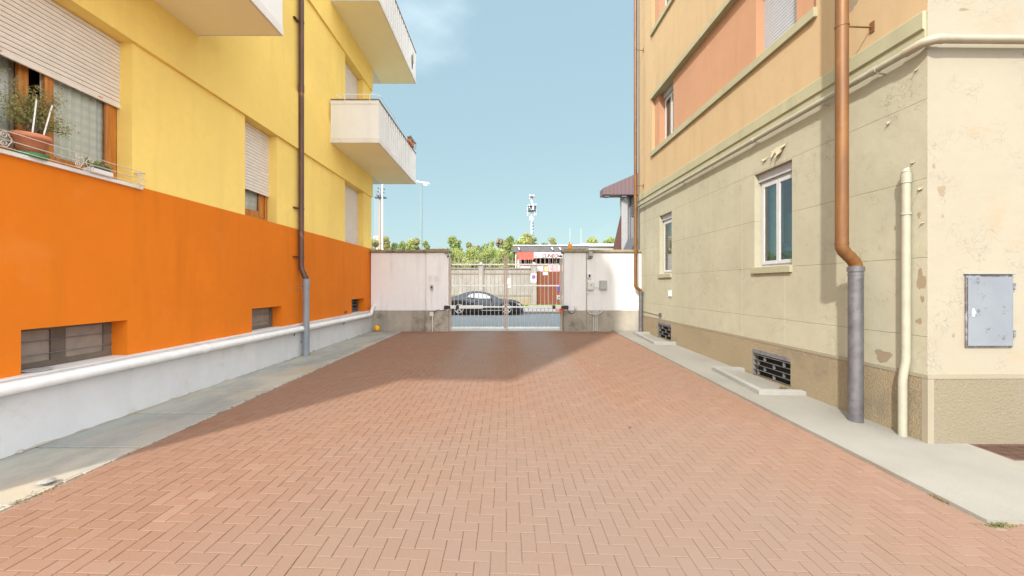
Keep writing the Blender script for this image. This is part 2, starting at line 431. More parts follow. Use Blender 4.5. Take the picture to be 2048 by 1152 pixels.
    def lathe(s, prof, c=(0, 0, 0), seg=20, axis='z', smooth=True):
        vs = []
        for r, h in prof:
            for k in range(seg):
                t = 2 * math.pi * k / seg; a, b = r * math.cos(t), r * math.sin(t)
                p = (a, b, h) if axis == 'z' else ((a, h, b) if axis == 'y' else (h, a, b))
                vs.append((p[0] + c[0], p[1] + c[1], p[2] + c[2]))
        n = len(prof)
        fs = [(i * seg + k, i * seg + (k + 1) % seg, (i + 1) * seg + (k + 1) % seg, (i + 1) * seg + k) for i in range(n - 1) for k in range(seg)]
        return s.add(vs, fs, smooth)
    def build(s, name, parent=None, loc=None):
        me = bpy.data.meshes.new(name)
        if parent is not None:
            off = parent.matrix_world.inverted() if parent.get('_m') else None
            W = WM[parent.name]
            inv = W.inverted(); vs = [inv @ Vector(p) for p in s.v]; myW = W
        else:
            L = Vector(loc) if loc is not None else Vector((0, 0, 0))
            vs = [Vector(p) - L for p in s.v]; myW = Matrix.Translation(L)
        me.from_pydata([tuple(p) for p in vs], [], s.f)
        for m in s.mats: me.materials.append(m)
        me.polygons.foreach_set('material_index', s.mi)
        me.polygons.foreach_set('use_smooth', s.sm)
        me.update()
        o = bpy.data.objects.new(name, me); COL.objects.link(o)
        if parent is not None: o.parent = parent
        else: o.location = myW.translation
        WM[o.name] = myW
        return o
WM = {}

def thing(name, label, cat, loc=(0, 0, 0), group=None, rot=0):
    o = bpy.data.objects.new(name, None); COL.objects.link(o)
    o.location = loc; o.rotation_euler = (0, 0, rot); o.empty_display_size = .2
    WM[o.name] = Matrix.Translation(Vector(loc)) @ Matrix.Rotation(rot, 4, 'Z')
    o['label'] = label; o['category'] = cat
    if group: o['group'] = group
    return o
def tag(o, label, cat, group=None, kind=None):
    if label: o['label'] = label
    if cat: o['category'] = cat
    if group: o['group'] = group
    if kind: o['kind'] = kind
    return o
def struct(mb, name, loc=None):
    o = mb.build(name, loc=loc); o['kind'] = 'structure'; return o

def wall_grid(mb, plane, a0, a1, z0, z1, holes, u=0.0):
    """vertical wall on plane ('x',value) or on local u; holes (a0,a1,z0,z1,depth_vec) -> faces + reveals"""
    As = sorted({a0, a1, *[h[0] for h in holes], *[h[1] for h in holes]}); As = [a for a in As if a0 <= a <= a1]
    Zs = sorted({z0, z1, *[h[2] for h in holes], *[h[3] for h in holes]}); Zs = [z for z in Zs if z0 <= z <= z1]
    for i in range(len(As) - 1):
        for j in range(len(Zs) - 1):
            ca, cz = (As[i] + As[i + 1]) / 2, (Zs[j] + Zs[j + 1]) / 2
            if any(h[0] < ca < h[1] and h[2] < cz < h[3] for h in holes): continue
            mb.quad((plane, As[i], Zs[j]), (plane, As[i + 1], Zs[j]), (plane, As[i + 1], Zs[j + 1]), (plane, As[i], Zs[j + 1]))
    for h in holes:
        b0, b1, c0, c1, d = h[:5]; p, q = plane, plane + d
        c0 = max(c0, z0); c1 = min(c1, z1)
        mb.quad((p, b0, c0), (q, b0, c0), (q, b0, c1), (p, b0, c1))
        mb.quad((p, b1, c0), (q, b1, c0), (q, b1, c1), (p, b1, c1))
        if h[2] > z0 or len(h) > 5: mb.quad((p, b0, c0), (p, b1, c0), (q, b1, c0), (q, b0, c0))
        if h[3] < z1 or len(h) > 5: mb.quad((p, b0, c1), (p, b1, c1), (q, b1, c1), (q, b0, c1))

# ground height: flat on the left, sinking gently towards the near right corner
def gz(x, y):
    g = min(1, max(0, (x + 3.7) / 8.5)); return -.0232 * max(0, 14.13 - max(y, -6)) * g

# pixel measurements on known planes -> metres
def LY(px, X): return -X * F / (CX - px)
def Zp(py, Y): return H + (CY - py) * Y / F
A = .0138; SA, CA = math.sin(A), math.cos(A)
TR = Matrix(((-CA, SA, 0, 4.79), (-SA, -CA, 0, 14.13), (0, 0, 1, 0), (0, 0, 0, 1)))   # right building frame: u out, s towards camera
def RS(px, u=0.0):
    P = px - CX
    return (P * (14.13 - u * SA) - F * (4.79 - u * CA)) / (P * CA + F * SA)
def RY(s, u=0.0): return 14.13 - u * SA - s * CA
def RZ(px, py, u=0.0): return Zp(py, RY(RS(px, u), u))
def gR(s, u): p = TR @ Vector((u, s, 0)); return gz(p.x, p.y)
S_N = RS(1855)      # near corner of the right building

# ================================================================== SETTING
mb = MB().mat('earth')
mb.quad((-400, 14.35, -.02), (400, 14.35, -.02), (400, 1500, -.02), (-400, 1500, -.02))
mb.quad((-400, -200, -.62), (400, -200, -.62), (400, 14.35, -.62), (-400, 14.35, -.62))
mb.quad((-400, 14.35, -.62), (400, 14.35, -.62), (400, 14.35, -.02), (-400, 14.35, -.02))
struct(mb, 'ground')
mb = MB().mat('asphalt'); mb.quad((-150, 15.2, -.008), (150, 15.2, -.008), (150, 22.85, -.008), (-150, 22.85, -.008))
struct(mb, 'road')
mb = MB().mat('slabs'); mb.box(-30, 30, 14.36, 15.18, -.015, .004)
mb.mats[0] = M['sidewalk']; struct(mb, 'gate_apron')
mb = MB().mat('sidewalk'); mb.box(-150, 150, 23.0, 27.4, -.015, .10); mb.mat('kerb').box(-150, 150, 22.86, 23.0, -.015, .12)
struct(mb, 'far_pavement')
mb = MB().mat('verge'); 
random.seed(3)
mb.box(-60, 60, 27.4, 30.9, -.01, .10)
for i in range(5000):
    x, y = random.uniform(-7, 9), random.uniform(27.4, 30.8); a = random.uniform(0, 6.28); w = .03; h = random.uniform(.04, .12)
    mb.add([(x - w * math.cos(a), y - w * math.sin(a), .1), (x + w * math.cos(a), y + w * math.sin(a), .1), (x + random.uniform(-.03, .03), y, .1 + h)], [(0, 1, 2)])
tag(mb.build('verge_grass'), 'green grass strip along the foot of the weathered wall across the road', 'grass', kind='stuff')

# paving: base sheet of joint sand and individually laid pavers in one sheet
def paving():
    base = MB().mat('joint')
    xs = [-14, -9, -3.7] + [-3.7 + 8.5 * i / 8 for i in range(1, 9)] + [9, 14]
    ys = [-8, -6, -2, 0, 3, 6, 9, 12, 14.36]
    vs = [(x, y, gz(x, y) - .006) for y in ys for x in xs]; n = len(xs)
    base.add(vs, [(j * n + i, j * n + i + 1, (j + 1) * n + i + 1, (j + 1) * n + i) for j in range(len(ys) - 1) for i in range(n - 1)])
    struct(base, 'paving_bed')
    pv = MB().mat('brick'); tones = []
    W = .1015; j_ = .0018; c = .0036
    def inside(x, y):
        if y > 14.14 or y < -1.5: return False
        if -3.69 < x < 3.78: return True
        if x >= 3.78: return y < 3.12 and x < 9
        return x > -9 and y < 1.2 and x < -3.69 and False
    random.seed(11)
    def brick(x0, x1, y0, y1):
        cx, cy = (x0 + x1) / 2, (y0 + y1) / 2
        x1 = min(x1, 3.775) if cy > 3.12 and cx < 3.9 else x1; x0 = max(x0, -3.695); y1 = min(y1, 14.14)
        if x1 - x0 < .03 or y1 - y0 < .03: return
        x0 += j_; x1 -= j_; y0 += j_; y1 -= j_
        dz = random.gauss(0, .0008)
        tx, ty = random.gauss(0, .0025), random.gauss(0, .0025)
        def z(x, y): return gz(x, y) + dz + tx * (x - cx) + ty * (y - cy)
        o = [(x0, y0), (x1, y0), (x1, y1), (x0, y1)]
        i_ = [(x0 + c, y0 + c), (x1 - c, y0 + c), (x1 - c, y1 - c), (x0 + c, y1 - c)]
        vs = [(x, y, gz(x, y) - .012) for x, y in o] + [(x, y, z(x, y) - .0024) for x, y in o] + [(x, y, z(x, y)) for x, y in i_]
        fs = [(8, 9, 10, 11)] + [(4 + k, 4 + (k + 1) % 4, 8 + (k + 1) % 4, 8 + k) for k in range(4)] + [(k, (k + 1) % 4, 4 + (k + 1) % 4, 4 + k) for k in range(4)]
        pv.add(vs, fs, False)
        t = (min(1, max(0, random.gauss(.5, .20))), random.random())
        tones.append((t, sum(len(f) for f in fs)))
    for b in range(-16, 143):
        for a in range(-40, 92):
            d = (a - b) % 4; x, y = a * W, b * W
            if d == 0:
                if inside(x + W, y + W / 2): brick(x, x + 2 * W, y, y + W)
            elif d == 3:
                if inside(x + W / 2, y + W): brick(x, x + W, y, y + 2 * W)
    o = struct(pv, 'paving')
    ca = o.data.color_attributes.new('tone', 'FLOAT_COLOR', 'CORNER')
    buf = []
    for t, k in tones: buf += [t[0], t[1], 0, 1] * k
    ca.data.foreach_set('color', buf)
paving()

# left pavement of stone slabs
mb = MB().mat('slabs'); random.seed(5)
y = -5.6; k = 0
while y < 14.1:
    y2 = min(14.12, -0.25 + 1.07 * (round((y + .25) / 1.07) + 1))
    if y2 - y > .1:
        dz = random.uniform(-.006, .006); g = .009
        mb.bbox(-4.79, -3.715 + random.uniform(-.012, .010), y + g, y2 - g, -.2, .012 + dz, .008)
    y = y2
mb.mat('joint').box(-4.80, -3.74, -5.6, 14.12, -.25, -.006)
struct(mb, 'left_pavement')
# right pavement of concrete: one sheet with a kerb edge, wraps the near corner
mb = MB().mat('concrete')
def rp(x, y, d): return (x, y, gz(x, y) + d)
edgeX = 3.78
ys = [3.13, 4.2, 5.5, 7, 8.5, 10, 11.5, 13, 14.12]
n = len(ys)
for i in range(n - 1):
    a, b = ys[i], ys[i + 1]
    for x0, x1 in ((edgeX, 4.4), (4.4, 5.02)):
        mb.quad(rp(x0, a, .028), rp(x1, a, .028), rp(x1, b, .028), rp(x0, b, .028))
    mb.quad(rp(edgeX, a, -.1), rp(edgeX, b, -.1), rp(edgeX, b, .028), rp(edgeX, a, .028))
    if a < 4.1: mb.quad(rp(5.02, a, .028), rp(9, a, .028), rp(9, min(b, 4.2), .028), rp(5.02, min(b, 4.2), .028))
mb.quad(rp(edgeX, 3.13, -.1), rp(9, 3.13, -.1), rp(9, 3.13, .028), rp(edgeX, 3.13, .028))
mb.quad(rp(5.02, 4.2, .028), rp(5.36, 4.2, .028), rp(5.36, 4.8, .028), rp(5.02, 4.8, .028))
struct(mb, 'right_pavement')
# rusty drain grate by the near face
gr = thing('drain_grate', 'rusty slotted iron drain grate set in the concrete below the grey metal cabinet', 'drain grate', (5.37, 4.2, gz(5.4, 4.2)))
mb = MB().mat('gratepaint'); zf = gz(5.4, 4.2)
mb.box(5.36, 8.6, 4.2, 4.235, zf - .1, zf + .03).box(5.36, 8.6, 4.60, 4.635, zf - .1, zf + .03).box(5.36, 5.395, 4.235, 4.6, zf - .1, zf + .03)
mb.build('frame', gr)
mb = MB().mat('gratepaint')
x = 5.41
while x < 8.6: mb.box(x, x + .018, 4.236, 4.599, zf - .05, zf + .024); x += .036
for yy in (4.32, 4.42, 4.52): mb.box(5.396, 8.6, yy - .009, yy + .009, zf - .04, zf + .0215)
mb.build('bars', gr)
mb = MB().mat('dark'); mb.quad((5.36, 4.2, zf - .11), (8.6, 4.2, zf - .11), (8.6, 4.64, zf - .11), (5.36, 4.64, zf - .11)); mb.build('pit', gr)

# ================================================================== LEFT BUILDING
XP, XO, XS = -4.78, -4.86, -4.81      # plinth, orange wall, spandrel planes
Y0, Y1, XB, ZT = 1.7, 14.33, -15.0, 13.6
XR = -5.06
LB = thing('yellow_building', 'yellow and orange apartment block with balconies on the left side of the courtyard', 'building', (-9, 8, 0))
W1 = (3.55, 5.17); W2 = (7.40, 8.43); W3 = (11.98, 13.53)
B1 = (3.986, 5.106); B2 = (7.60, 8.62); B3 = (12.5, 13.6)
ZL = .75; ZO = 2.95; ZS = 4.80; ZS2 = 8.62
mb = MB().mat('orange')
wall_grid(mb, XO, Y0, Y1, ZL, ZO, [(*B1, ZL, 1.20, -.21), (*B2, ZL, 1.195, -.21), (*B3, ZL, 1.20, -.21)])
mb.quad((XO, Y1, ZL), (XB, Y1, ZL), (XB, Y1, ZO), (XO, Y1, ZO)); mb.quad((XO, Y0, ZL), (XB, Y0, ZL), (XB, Y0, ZO), (XO, Y0, ZO))
mb.build('orange_wall', LB)
mb = MB().mat('yellow')
ZM = 6.1; ZM2 = 10.0
up_w = [(12.0, 13.5, 6.1, ZS2, -.2)]
def storey(z0, z1, hs):
    wall_grid(mb, XO, Y0, Y1, z0, z1, hs)
storey(ZO, ZS, [(*W1, ZO, ZS, -.2), (*W2, ZO, ZS, -.2), (*W3, ZO, ZS, -.2)])
storey(ZM, ZS2, up_w); storey(ZM2, ZT, [])
for z0, z1 in ((ZS, ZM), (ZS2, ZM2)):
    mb.quad((XS, Y0, z0), (XS, Y1, z0), (XS, Y1, z1), (XS, Y0, z1))
    mb.quad((XS, Y0, z0), (XO - .2, Y0, z0), (XO - .2, Y1, z0), (XS, Y1, z0)); mb.quad((XS, Y0, z1), (XO, Y0, z1), (XO, Y1, z1), (XS, Y1, z1))
    for yy in (Y0, Y1): mb.quad((XS, yy, z0), (XO, yy, z0), (XO, yy, z1), (XS, yy, z1))
for yy in (Y0, Y1): mb.quad((XO, yy, ZO), (XB, yy, ZO), (XB, yy, ZT), (XO, yy, ZT))
mb.quad((XB, Y0, -.1), (XB, Y1, -.1), (XB, Y1, ZT), (XB, Y0, ZT))
mb.build('yellow_wall', LB)
mb = MB().mat('slabedge'); mb.box(XB, XO + .02, Y0, Y1, ZT, ZT + .15); mb.build('roof', LB)
# plinth with ledge
mb = MB().mat('whiteplinth'); mb.box(XB, XP, Y0, Y1 - .02, -.3, .735); mb.build('plinth', LB)
mb = MB().mat('slabedge'); mb.box(XR - .1, XP + .005, Y0, Y1 - .03, .736, ZL); mb.build('ledge', LB)

def shutter(mb, x, a0, a1, z0, z1, pitch, out=1, axis='y'):
    z = z1; pts = []
    while z > z0 + .03:
        zb = max(z0 + .03, z - pitch)
        pts += [(x - .016 * out, z), (x - .016 * out, z - pitch * .10), (x + .004 * out, z - pitch * .14), (x + .009 * out, (z + zb) / 2), (x + .005 * out, zb + pitch * .04), (x - .016 * out, zb + pitch * .01)]
        z = zb
    mb.strip(pts, 'y', a0, a1)
    mb.box(x - .012, x + .014 * 1, a0, a1, z0 - .012, z0 + .03)

def curtain(mb, x, a0, a1, z0, z1, amp=.018, wl=.11, n=60):
    vs = []; 
    for i in range(n + 1):
        a = a0 + (a1 - a0) * i / n; dx = amp * math.sin(a * 6.28 / wl + 1.3 * math.sin(a * 9)); vs += [(x + dx, a, z0), (x + dx * .7, a, z1)]
    mb.add(vs, [(2 * i, 2 * i + 2, 2 * i + 3, 2 * i + 1) for i in range(n)], True)

def room(mb, x0, x1, a0, a1, z0, z1):
    mb.quad((x1, a0, z0), (x1, a1, z0), (x1, a1, z1), (x1, a0, z1))
    for a in (a0, a1): mb.quad((x0, a, z0), (x1, a, z0), (x1, a, z1), (x0, a, z1))
    for z in (z0, z1): mb.quad((x0, a0, z), (x1, a0, z), (x1, a1, z), (x0, a1, z))

# window 1 (large, wooden double casement, half-lowered shutter)
def wood_frame(mb, x, a0, a1, z0, z1, w=.075, d=.06):
    mb.bbox(x - d, x, a0, a0 + w, z0, z1, .006); mb.bbox(x - d, x, a1 - w, a1, z0, z1, .006)
    mb.bbox(x - d, x, a0 + w, a1 - w, z0, z0 + w, .006); mb.bbox(x - d, x, a0 + w, a1 - w, z1 - w, z1, .006)
mb = MB().mat('wood'); wood_frame(mb, XR, W1[0], W1[1], ZO + .01, ZS - .02, .07)
win = mb.build('window', LB); win['label'] = 'large wooden window with half lowered cream shutter'
mid = 4.36
mb = MB().mat('wood'); wood_frame(mb, XR + .012, mid, W1[1] - .055, ZO + .05, ZS - .06, .085, .05); mb.build('sash', win)
TT = Matrix.Translation((XR - .03, mid, 0)) @ Matrix.Rotation(R(-8), 4, 'Z') @ Matrix.Translation((-(XR - .03), -mid, 0))
mb = MB(TT).mat('wood'); wood_frame(mb, XR - .06, W1[0] + .03, mid - .085, ZO + .05, ZS - .06, .085, .05); mb.build('sash', win)
mb = MB().mat('glass'); mb.quad((XR - .02, mid + .085, ZO + .13), (XR - .02, W1[1] - .14, ZO + .13), (XR - .02, W1[1] - .14, ZS - .14), (XR - .02, mid + .085, ZS - .14)); mb.build('pane', win)
mb = MB(TT).mat('glass'); mb.quad((XR - .09, W1[0] + .11, ZO + .13), (XR - .09, mid - .17, ZO + .13), (XR - .09, mid - .17, ZS - .14), (XR - .09, W1[0] + .11, ZS - .14)); mb.build('pane', win)
mb = MB().mat('curtain'); curtain(mb, XR - .075, mid + .02, W1[1] - .05, ZO + .05, ZS); mb.build('curtain', win)
mb = MB().mat('curtain'); curtain(mb, XR - .22, W1[0], mid - .09, ZO + .05, ZS); mb.build('curtain', win)
mb = MB().mat('shutter'); shutter(mb, XR + .035, W1[0], W1[1], 3.95, ZS, .052)
for yy in (W1[0] + .35, W1[1] - .28): mb.mat('terracotta').box(XR + .05, XR + .056, yy, yy + .05, 3.965, 3.975)
mb.build('roller_shutter', win)
mb = MB().mat('room'); room(mb, XR - .05, XR - 1.2, W1[0] - .1, W1[1] + .1, ZO - .1, ZS + .1); mb.build('interior', win)
mb = MB().mat('cream'); mb.box(XR + .001, XO + .035, W1[0] - .05, W1[1] + .12, ZO - .035, ZO + .004); mb.build('sill', win)
# window 2
mb = MB().mat('wood'); wood_frame(mb, XR, W2[0], W2[1], ZO + .01, ZS - .02, .07)
win = mb.build('window', LB); win['label'] = 'narrow wooden window with tilted sash below a cream shutter'
TT = Matrix.Translation((XR - .03, W2[1] - .09, 0)) @ Matrix.Rotation(R(-13), 4, 'Z') @ Matrix.Translation((-(XR - .03), -(W2[1] - .09), 0))
mb = MB(TT).mat('wood'); wood_frame(mb, XR - .02, W2[0] + .20, W2[1] - .085, ZO + .09, ZS - .08, .13, .05); mb.build('sash', win)
mb = MB(TT).mat('glass'); mb.quad((XR - .04, W2[0] + .33, ZO + .2), (XR - .04, W2[1] - .2, ZO + .2), (XR - .04, W2[1] - .2, ZS - .2), (XR - .04, W2[0] + .33, ZS - .2)); mb.build('pane', win)
mb = MB(TT).mat('curtain'); curtain(mb, XR - .09, W2[0] + .32, W2[1] - .14, ZO + .15, ZS - .1, .012, .09); mb.build('curtain', win)
mb = MB().mat('shutter'); shutter(mb, XR + .03, W2[0], W2[1], 3.52, ZS, .062); mb.build('roller_shutter', win)
mb = MB().mat('room'); room(mb, XR - .05, XR - 1.2, W2[0] - .1, W2[1] + .1, ZO - .1, ZS + .1); mb.build('interior', win)
# window 3 and the upper one: fully closed shutters
for (a, b), z0, z1, lb in ((W3, ZO, ZS, 'window with its shutter fully closed, next to the gate wall'), ((12.0, 13.5), 6.1, ZS2, 'balcony door with its shutter fully closed')):
    mb = MB().mat('wood'); mb.box(XR - .06, XR - .02, a, b, z0, z1); win = mb.build('window', LB); win['label'] = lb
    mb = MB().mat('shutter'); shutter(mb, XR + .01, a, b, z0 + .02, z1, .055); mb.build('roller_shutter', win)
# basement windows
for (a, b), zt, kind in ((B1, 1.20, 0), (B2, 1.195, 0), (B3, 1.20, 1)):
    x = XO - .205
    mb = MB().mat('mesh'); w = .05
    mb.box(x - .03, x, a, a + .03, ZL + .005, zt); mb.box(x - .03, x, b - .10, b, ZL + .005, zt); mb.box(x - .03, x, a + .03, b - .1, ZL + .005, ZL + .07); mb.box(x - .03, x, a + .03, b - .1, zt - .04, zt)
    if b - a > 1.05: mb.box(x - .03, x, (a + b) / 2 - .12, (a + b) / 2 + .03, ZL + .07, zt - .04)
    bw = mb.build('basement_window', LB)
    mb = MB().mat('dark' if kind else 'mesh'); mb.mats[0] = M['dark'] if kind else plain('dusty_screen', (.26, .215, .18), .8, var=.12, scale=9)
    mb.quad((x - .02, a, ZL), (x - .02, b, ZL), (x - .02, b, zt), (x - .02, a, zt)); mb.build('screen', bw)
    mb = MB().mat('grille')
    for zz in ((.87, 1.0, 1.1) if kind else (.90, 1.05)): mb.tube([(x + .012, a + .005, zz), (x + .012, b - .005, zz)], .005 if not kind else .012, 8)
    if kind: mb.tube([(x + .012, (a + b) / 2, ZL), (x + .012, (a + b) / 2, zt)], .012, 8)
    mb.build('bars', bw)

# balconies
def balcony(y0, y1, zu, label, rail=False, slat=(11.57, 14.5), shadow_block=False, wrap_far=True, wrap_near=False):
    XF = -3.50; zt = zu + 1.16; xin = XO - 1.2
    mb = MB().mat('slabedge').box(XS + .001, XF + .015, y0, y1, zu, zu + .13)
    if wrap_far: mb.box(xin, XS, Y1 + .001, y1, zu, zu + .13)
    if wrap_near: mb.box(xin, XS, y0, Y0 - .001, zu, zu + .13)
    mb.mat('soffit').quad((XS, y0 + .03, zu - .003), (XF - .02, y0 + .03, zu - .003), (XF - .02, y1 - .03, zu - .003), (XS, y1 - .03, zu - .003))
    b = mb.build('balcony', LB); b['label'] = label
    mb = MB().mat('cream')
    if y0 > 5: mb.box(XS + .001, XF, y0 + .012, y0 + .09, zu + .131, zt)          # near side panel
    ya = y0 + .09 if y0 > 5 else y0 + .09
    if slat:
        mb.box(XF - .08, XF, ya, slat[0], zu + .131, zt); mb.box(XF - .08, XF, slat[1], y1 - .015, zu + .131, zt)
        mb.box(XF - .11, XF - .09, slat[0], slat[1], zu + .131, zt)
        n = 12
        for i in range(n):
            yy = slat[0] + (slat[1] - slat[0]) * (i + .5) / n
            mb.box(XF - .089, XF + .004, yy - .072, yy + .072, zu + .131, zt - .001)
    else: mb.box(XF - .08, XF, y0, y1, zu + .131, zt)
    mb.box(xin if wrap_far else XS, XF - .081, y1 - .09, y1 - .015, zu + .131, zt)
    if wrap_near: mb.box(xin, XF - .081, y0, y0 + .08, zu + .131, zt)
    mb.build('parapet', b)
    mb = MB().mat('darkcap')
    if y0 > 5: mb.bbox(XS + .002, XF - .1, y0 - .012, y0 + .11, zt, zt + .035, .006)
    mb.bbox(XF - .10, XF + .022, y0 - .012, y1, zt, zt + .035, .006)
    mb.mat('cream').box(XS + .002, XF + .008, y0 + .002, y0 + .011, zt - .10, zt - .001) if y0 > 5 else None
    mb.build('coping', b)
    if rail:
        mb = MB().mat('white'); zr = zt + .13; xo = XF + .05
        mb.tube([(-4.62, y0 - .06, zr - .02), (-4.55, y0 - .06, zr), (xo - .12, y0 - .06, zr), (xo, y0 + .05, zr), (xo, y0 + 1.35, zr), (xo, y0 + 1.45, zr - .06)], .008, 8)
        mb.tube([(-4.62, y0 - .06, zr - .02), (-4.50, y0 - .04, zr - .10)], .008, 8)
        for x in (-4.40, -3.72): mb.tube([(x, y0 - .06, zr), (x, y0 - .04, zt - .10)], .008, 8)
        mb.mats[0] = M['steel']; mb.build('railing', b)
    if shadow_block:
        mb = MB().mat('cream').box(XS, XF - .002, y0, y1 - .02, zt + .036, ZT + .15); mb.build('unseen_shadow_block', b)  # unseen block above the frame, added to cast the courtyard shadow
    return b
balcony(10.88, 15.37, 5.54, 'middle balcony with a thin wire rail and fluted front', rail=True)
balcony(10.88, 15.37, 9.42, 'top balcony with brown weathered patch on its parapet')
balcony(.75, 6.22, 5.54, 'nearest balcony, seen from below', slat=None, shadow_block=True, wrap_far=False, wrap_near=True)
mb = MB().mat('barep'); 
random.seed(2)
for yy, zz, r in ((14.75, 9.95, .12), (14.9, 10.15, .09), (14.8, 9.80, .07)):
    mb.poly([(-3.497, yy + r * (1 + random.uniform(-.4, .4)) * math.cos(t), zz + r * 2 * (1 + random.uniform(-.4, .4)) * math.sin(t)) for t in [k * .628 for k in range(10)]])
mb.build('peeled_patch', LB)

# red flower box on middle balcony
fb = thing('flower_box', 'small terracotta flower box with red blooms on the far corner of the middle balcony', 'flower box', (-3.45, 14.8, 6.73))
mb = MB().mat('terracotta').bbox(-3.52, -3.42, 14.1, 14.8, 6.737, 6.84, .01); mb.build('trough', fb)
mb = MB(); random.seed(4)
for i in range(160):
    mb.mat('redf' if random.random() < .4 else 'leafgreen')
    c = Vector((random.gauss(-3.47, .04), random.uniform(14.1, 14.8), 6.84 + random.random() * .10)); a = Vector([random.uniform(-.03, .03) for _ in range(3)]); b = Vector([random.uniform(-.03, .03) for _ in range(3)])
    mb.quad(c - a, c + b, c + a, c - b)
mb.build('blooms', fb)
mb = MB().mat('darksteel').tube([(-3.44, 14.05, 6.78), (-3.38, 14.05, 6.93), (-3.38, 14.85, 6.93), (-3.38, 14.85, 6.74), (-3.46, 14.85, 6.72)], .007, 6); mb.build('holder', fb)

# white waste pipe along the ledge
wp = thing('waste_pipe', 'white pipe running along the ledge between orange wall and white plinth', 'pipe', (-4.72, 8, .65))
def zpipe(y): return .675 - (y - 3) * .0055
mb = MB().mat('pipewhite'); px_ = XP + .062
pts = [(px_, Y0 - .4, zpipe(Y0)), (px_, 13.72, zpipe(13.72))]
pts += [(px_, 13.84, zpipe(13.9) + .02), (px_, 13.92, zpipe(13.9) + .09), (px_ + .01, 13.95, .80), (px_ + .01, 14.0, .87), (px_ + .01, 14.12, .89), (px_ + .01, 14.2, .89)]
mb.tube(pts, .062, 20); mb.build('pipe', wp)
for yy in (6.15, 9.75, 12.3):
    mb = MB().mat('pipewhite').tube([(px_, yy, zpipe(yy)), (px_, yy + .10, zpipe(yy))], .068, 20); mb.build('coupling', wp)
for yy in (8.9, 11.6):
    mb = MB().mat('darksteel'); mb.tube([(px_, yy, zpipe(yy) - .05), (px_ - .03, yy, zpipe(yy) - .13)], .012, 8); mb.build('bracket', wp)

# brown / grey downpipe
YD = 9.25; xu = (602.5 - CX) * YD / F; xl = -4.655
dp = thing('downpipe', 'tall dark brown downpipe with a grey lower section on the yellow and orange wall', 'downpipe', (xl, YD, 0))
mb = MB().mat('pipebrown'); 
mb.tube([(xu, YD, 14.2), (xu, YD, 2.12), (xu + .01, YD, 2.03), (xu + .05, YD, 1.92), (xl - .02, YD, 1.82), (xl, YD, 1.74), (xl, YD, 1.66)], .060, 20)
for z in (2.10, 2.04, 1.93, 1.84): mb.tube([(xu + (0 if z > 2 else .06 if z > 1.9 else .1), YD, z), (xu + (0 if z > 2 else .065 if z > 1.9 else .105), YD, z - .015)], .066, 20)
mb.tube([(xu, YD, 6.12), (xu, YD, 6.30)], .066, 20)
mb.build('upper_pipe', dp)
mb = MB().mat('pipegrey').tube([(xl, YD, .008), (xl, YD, 1.78)], .072, 24).tube([(xl, YD, 1.63), (xl, YD, 1.79)], .084, 24).tube([(xl, YD, .42), (xl, YD, .44)], .077, 24); mb.build('lower_pipe', dp)
for z, x, r in ((7.75, xu, .066), (3.42, xu, .066), (2.30, xu, .066), (1.58, xl, .078), (.33, xl, .078)):
    mb = MB().mat('pipebrown' if z > 2 else 'pipegrey')
    mb.tube([(x, YD, z - .018), (x, YD, z + .018)], r, 20); mb.tube([(x, YD, z), (XS - .08, YD - .04, z)], .010, 8); mb.box(XO, XO + .06, YD - .2, YD - .02, z - .012, z + .012) if 2 < z else None
    mb.build('bracket', dp)

# scrolled guard on the sill of window 1
gd = thing('sill_guard', 'low wrought iron guard with scrolls on the sill of the large wooden window', 'window guard', (-4.77, 4.2, ZO))
XG = -4.755; zb, zm, zt = 2.955, 3.03, 3.115
mb = MB().mat('cream'); mb.mats[0] = plain('rusty_white_iron', (.66, .60, .52), .6, .1, .1, dirt=((.40, .25, .16), 12, .58, .7))
for z in (zb, zm, zt): mb.tube([(XG, 3.45, z), (XG, 5.24, z)], .0045, 8)
mb.tube([(XG, 5.24, zt), (XO, 5.2, zt)], .010, 8); mb.tube([(XG, 5.24, zb), (XO, 5.24, zb)], .006, 8)
mb.build('rails', gd)
mb2m = mb.mats[0]
def spiral(mb, cy, cz, r, sgn, up, x=XG, turns=1.6, th=.0042):
    pts = []
    for i in range(26):
        t = i / 25; a = t * turns * 2 * math.pi; rr = r * (1 - t * .8)
        pts.append((x, cy + sgn * rr * math.cos(a), cz + up * rr * math.sin(a)))
    mb.tube(pts, th, 6)
for cy in (3.77, 4.42, 4.56, 5.16):
    mb = MB().mat(mb2m)
    sg = 1 if cy in (3.77, 4.42) else -1
    for (cz, up) in ((3.075, 1), (2.995, -1)): spiral(mb, cy - sg * .0, cz, .036, sg if cy != 5.16 else 1, up)
    arc = [(XG, cy + (sg if cy != 5.16 else 1) * (.036 + .022 * math.sin(math.pi * k / 8)), 3.075 - .08 * k / 8) for k in range(9)]
    mb.tube(arc, .0042, 6); mb.build('scroll', gd)

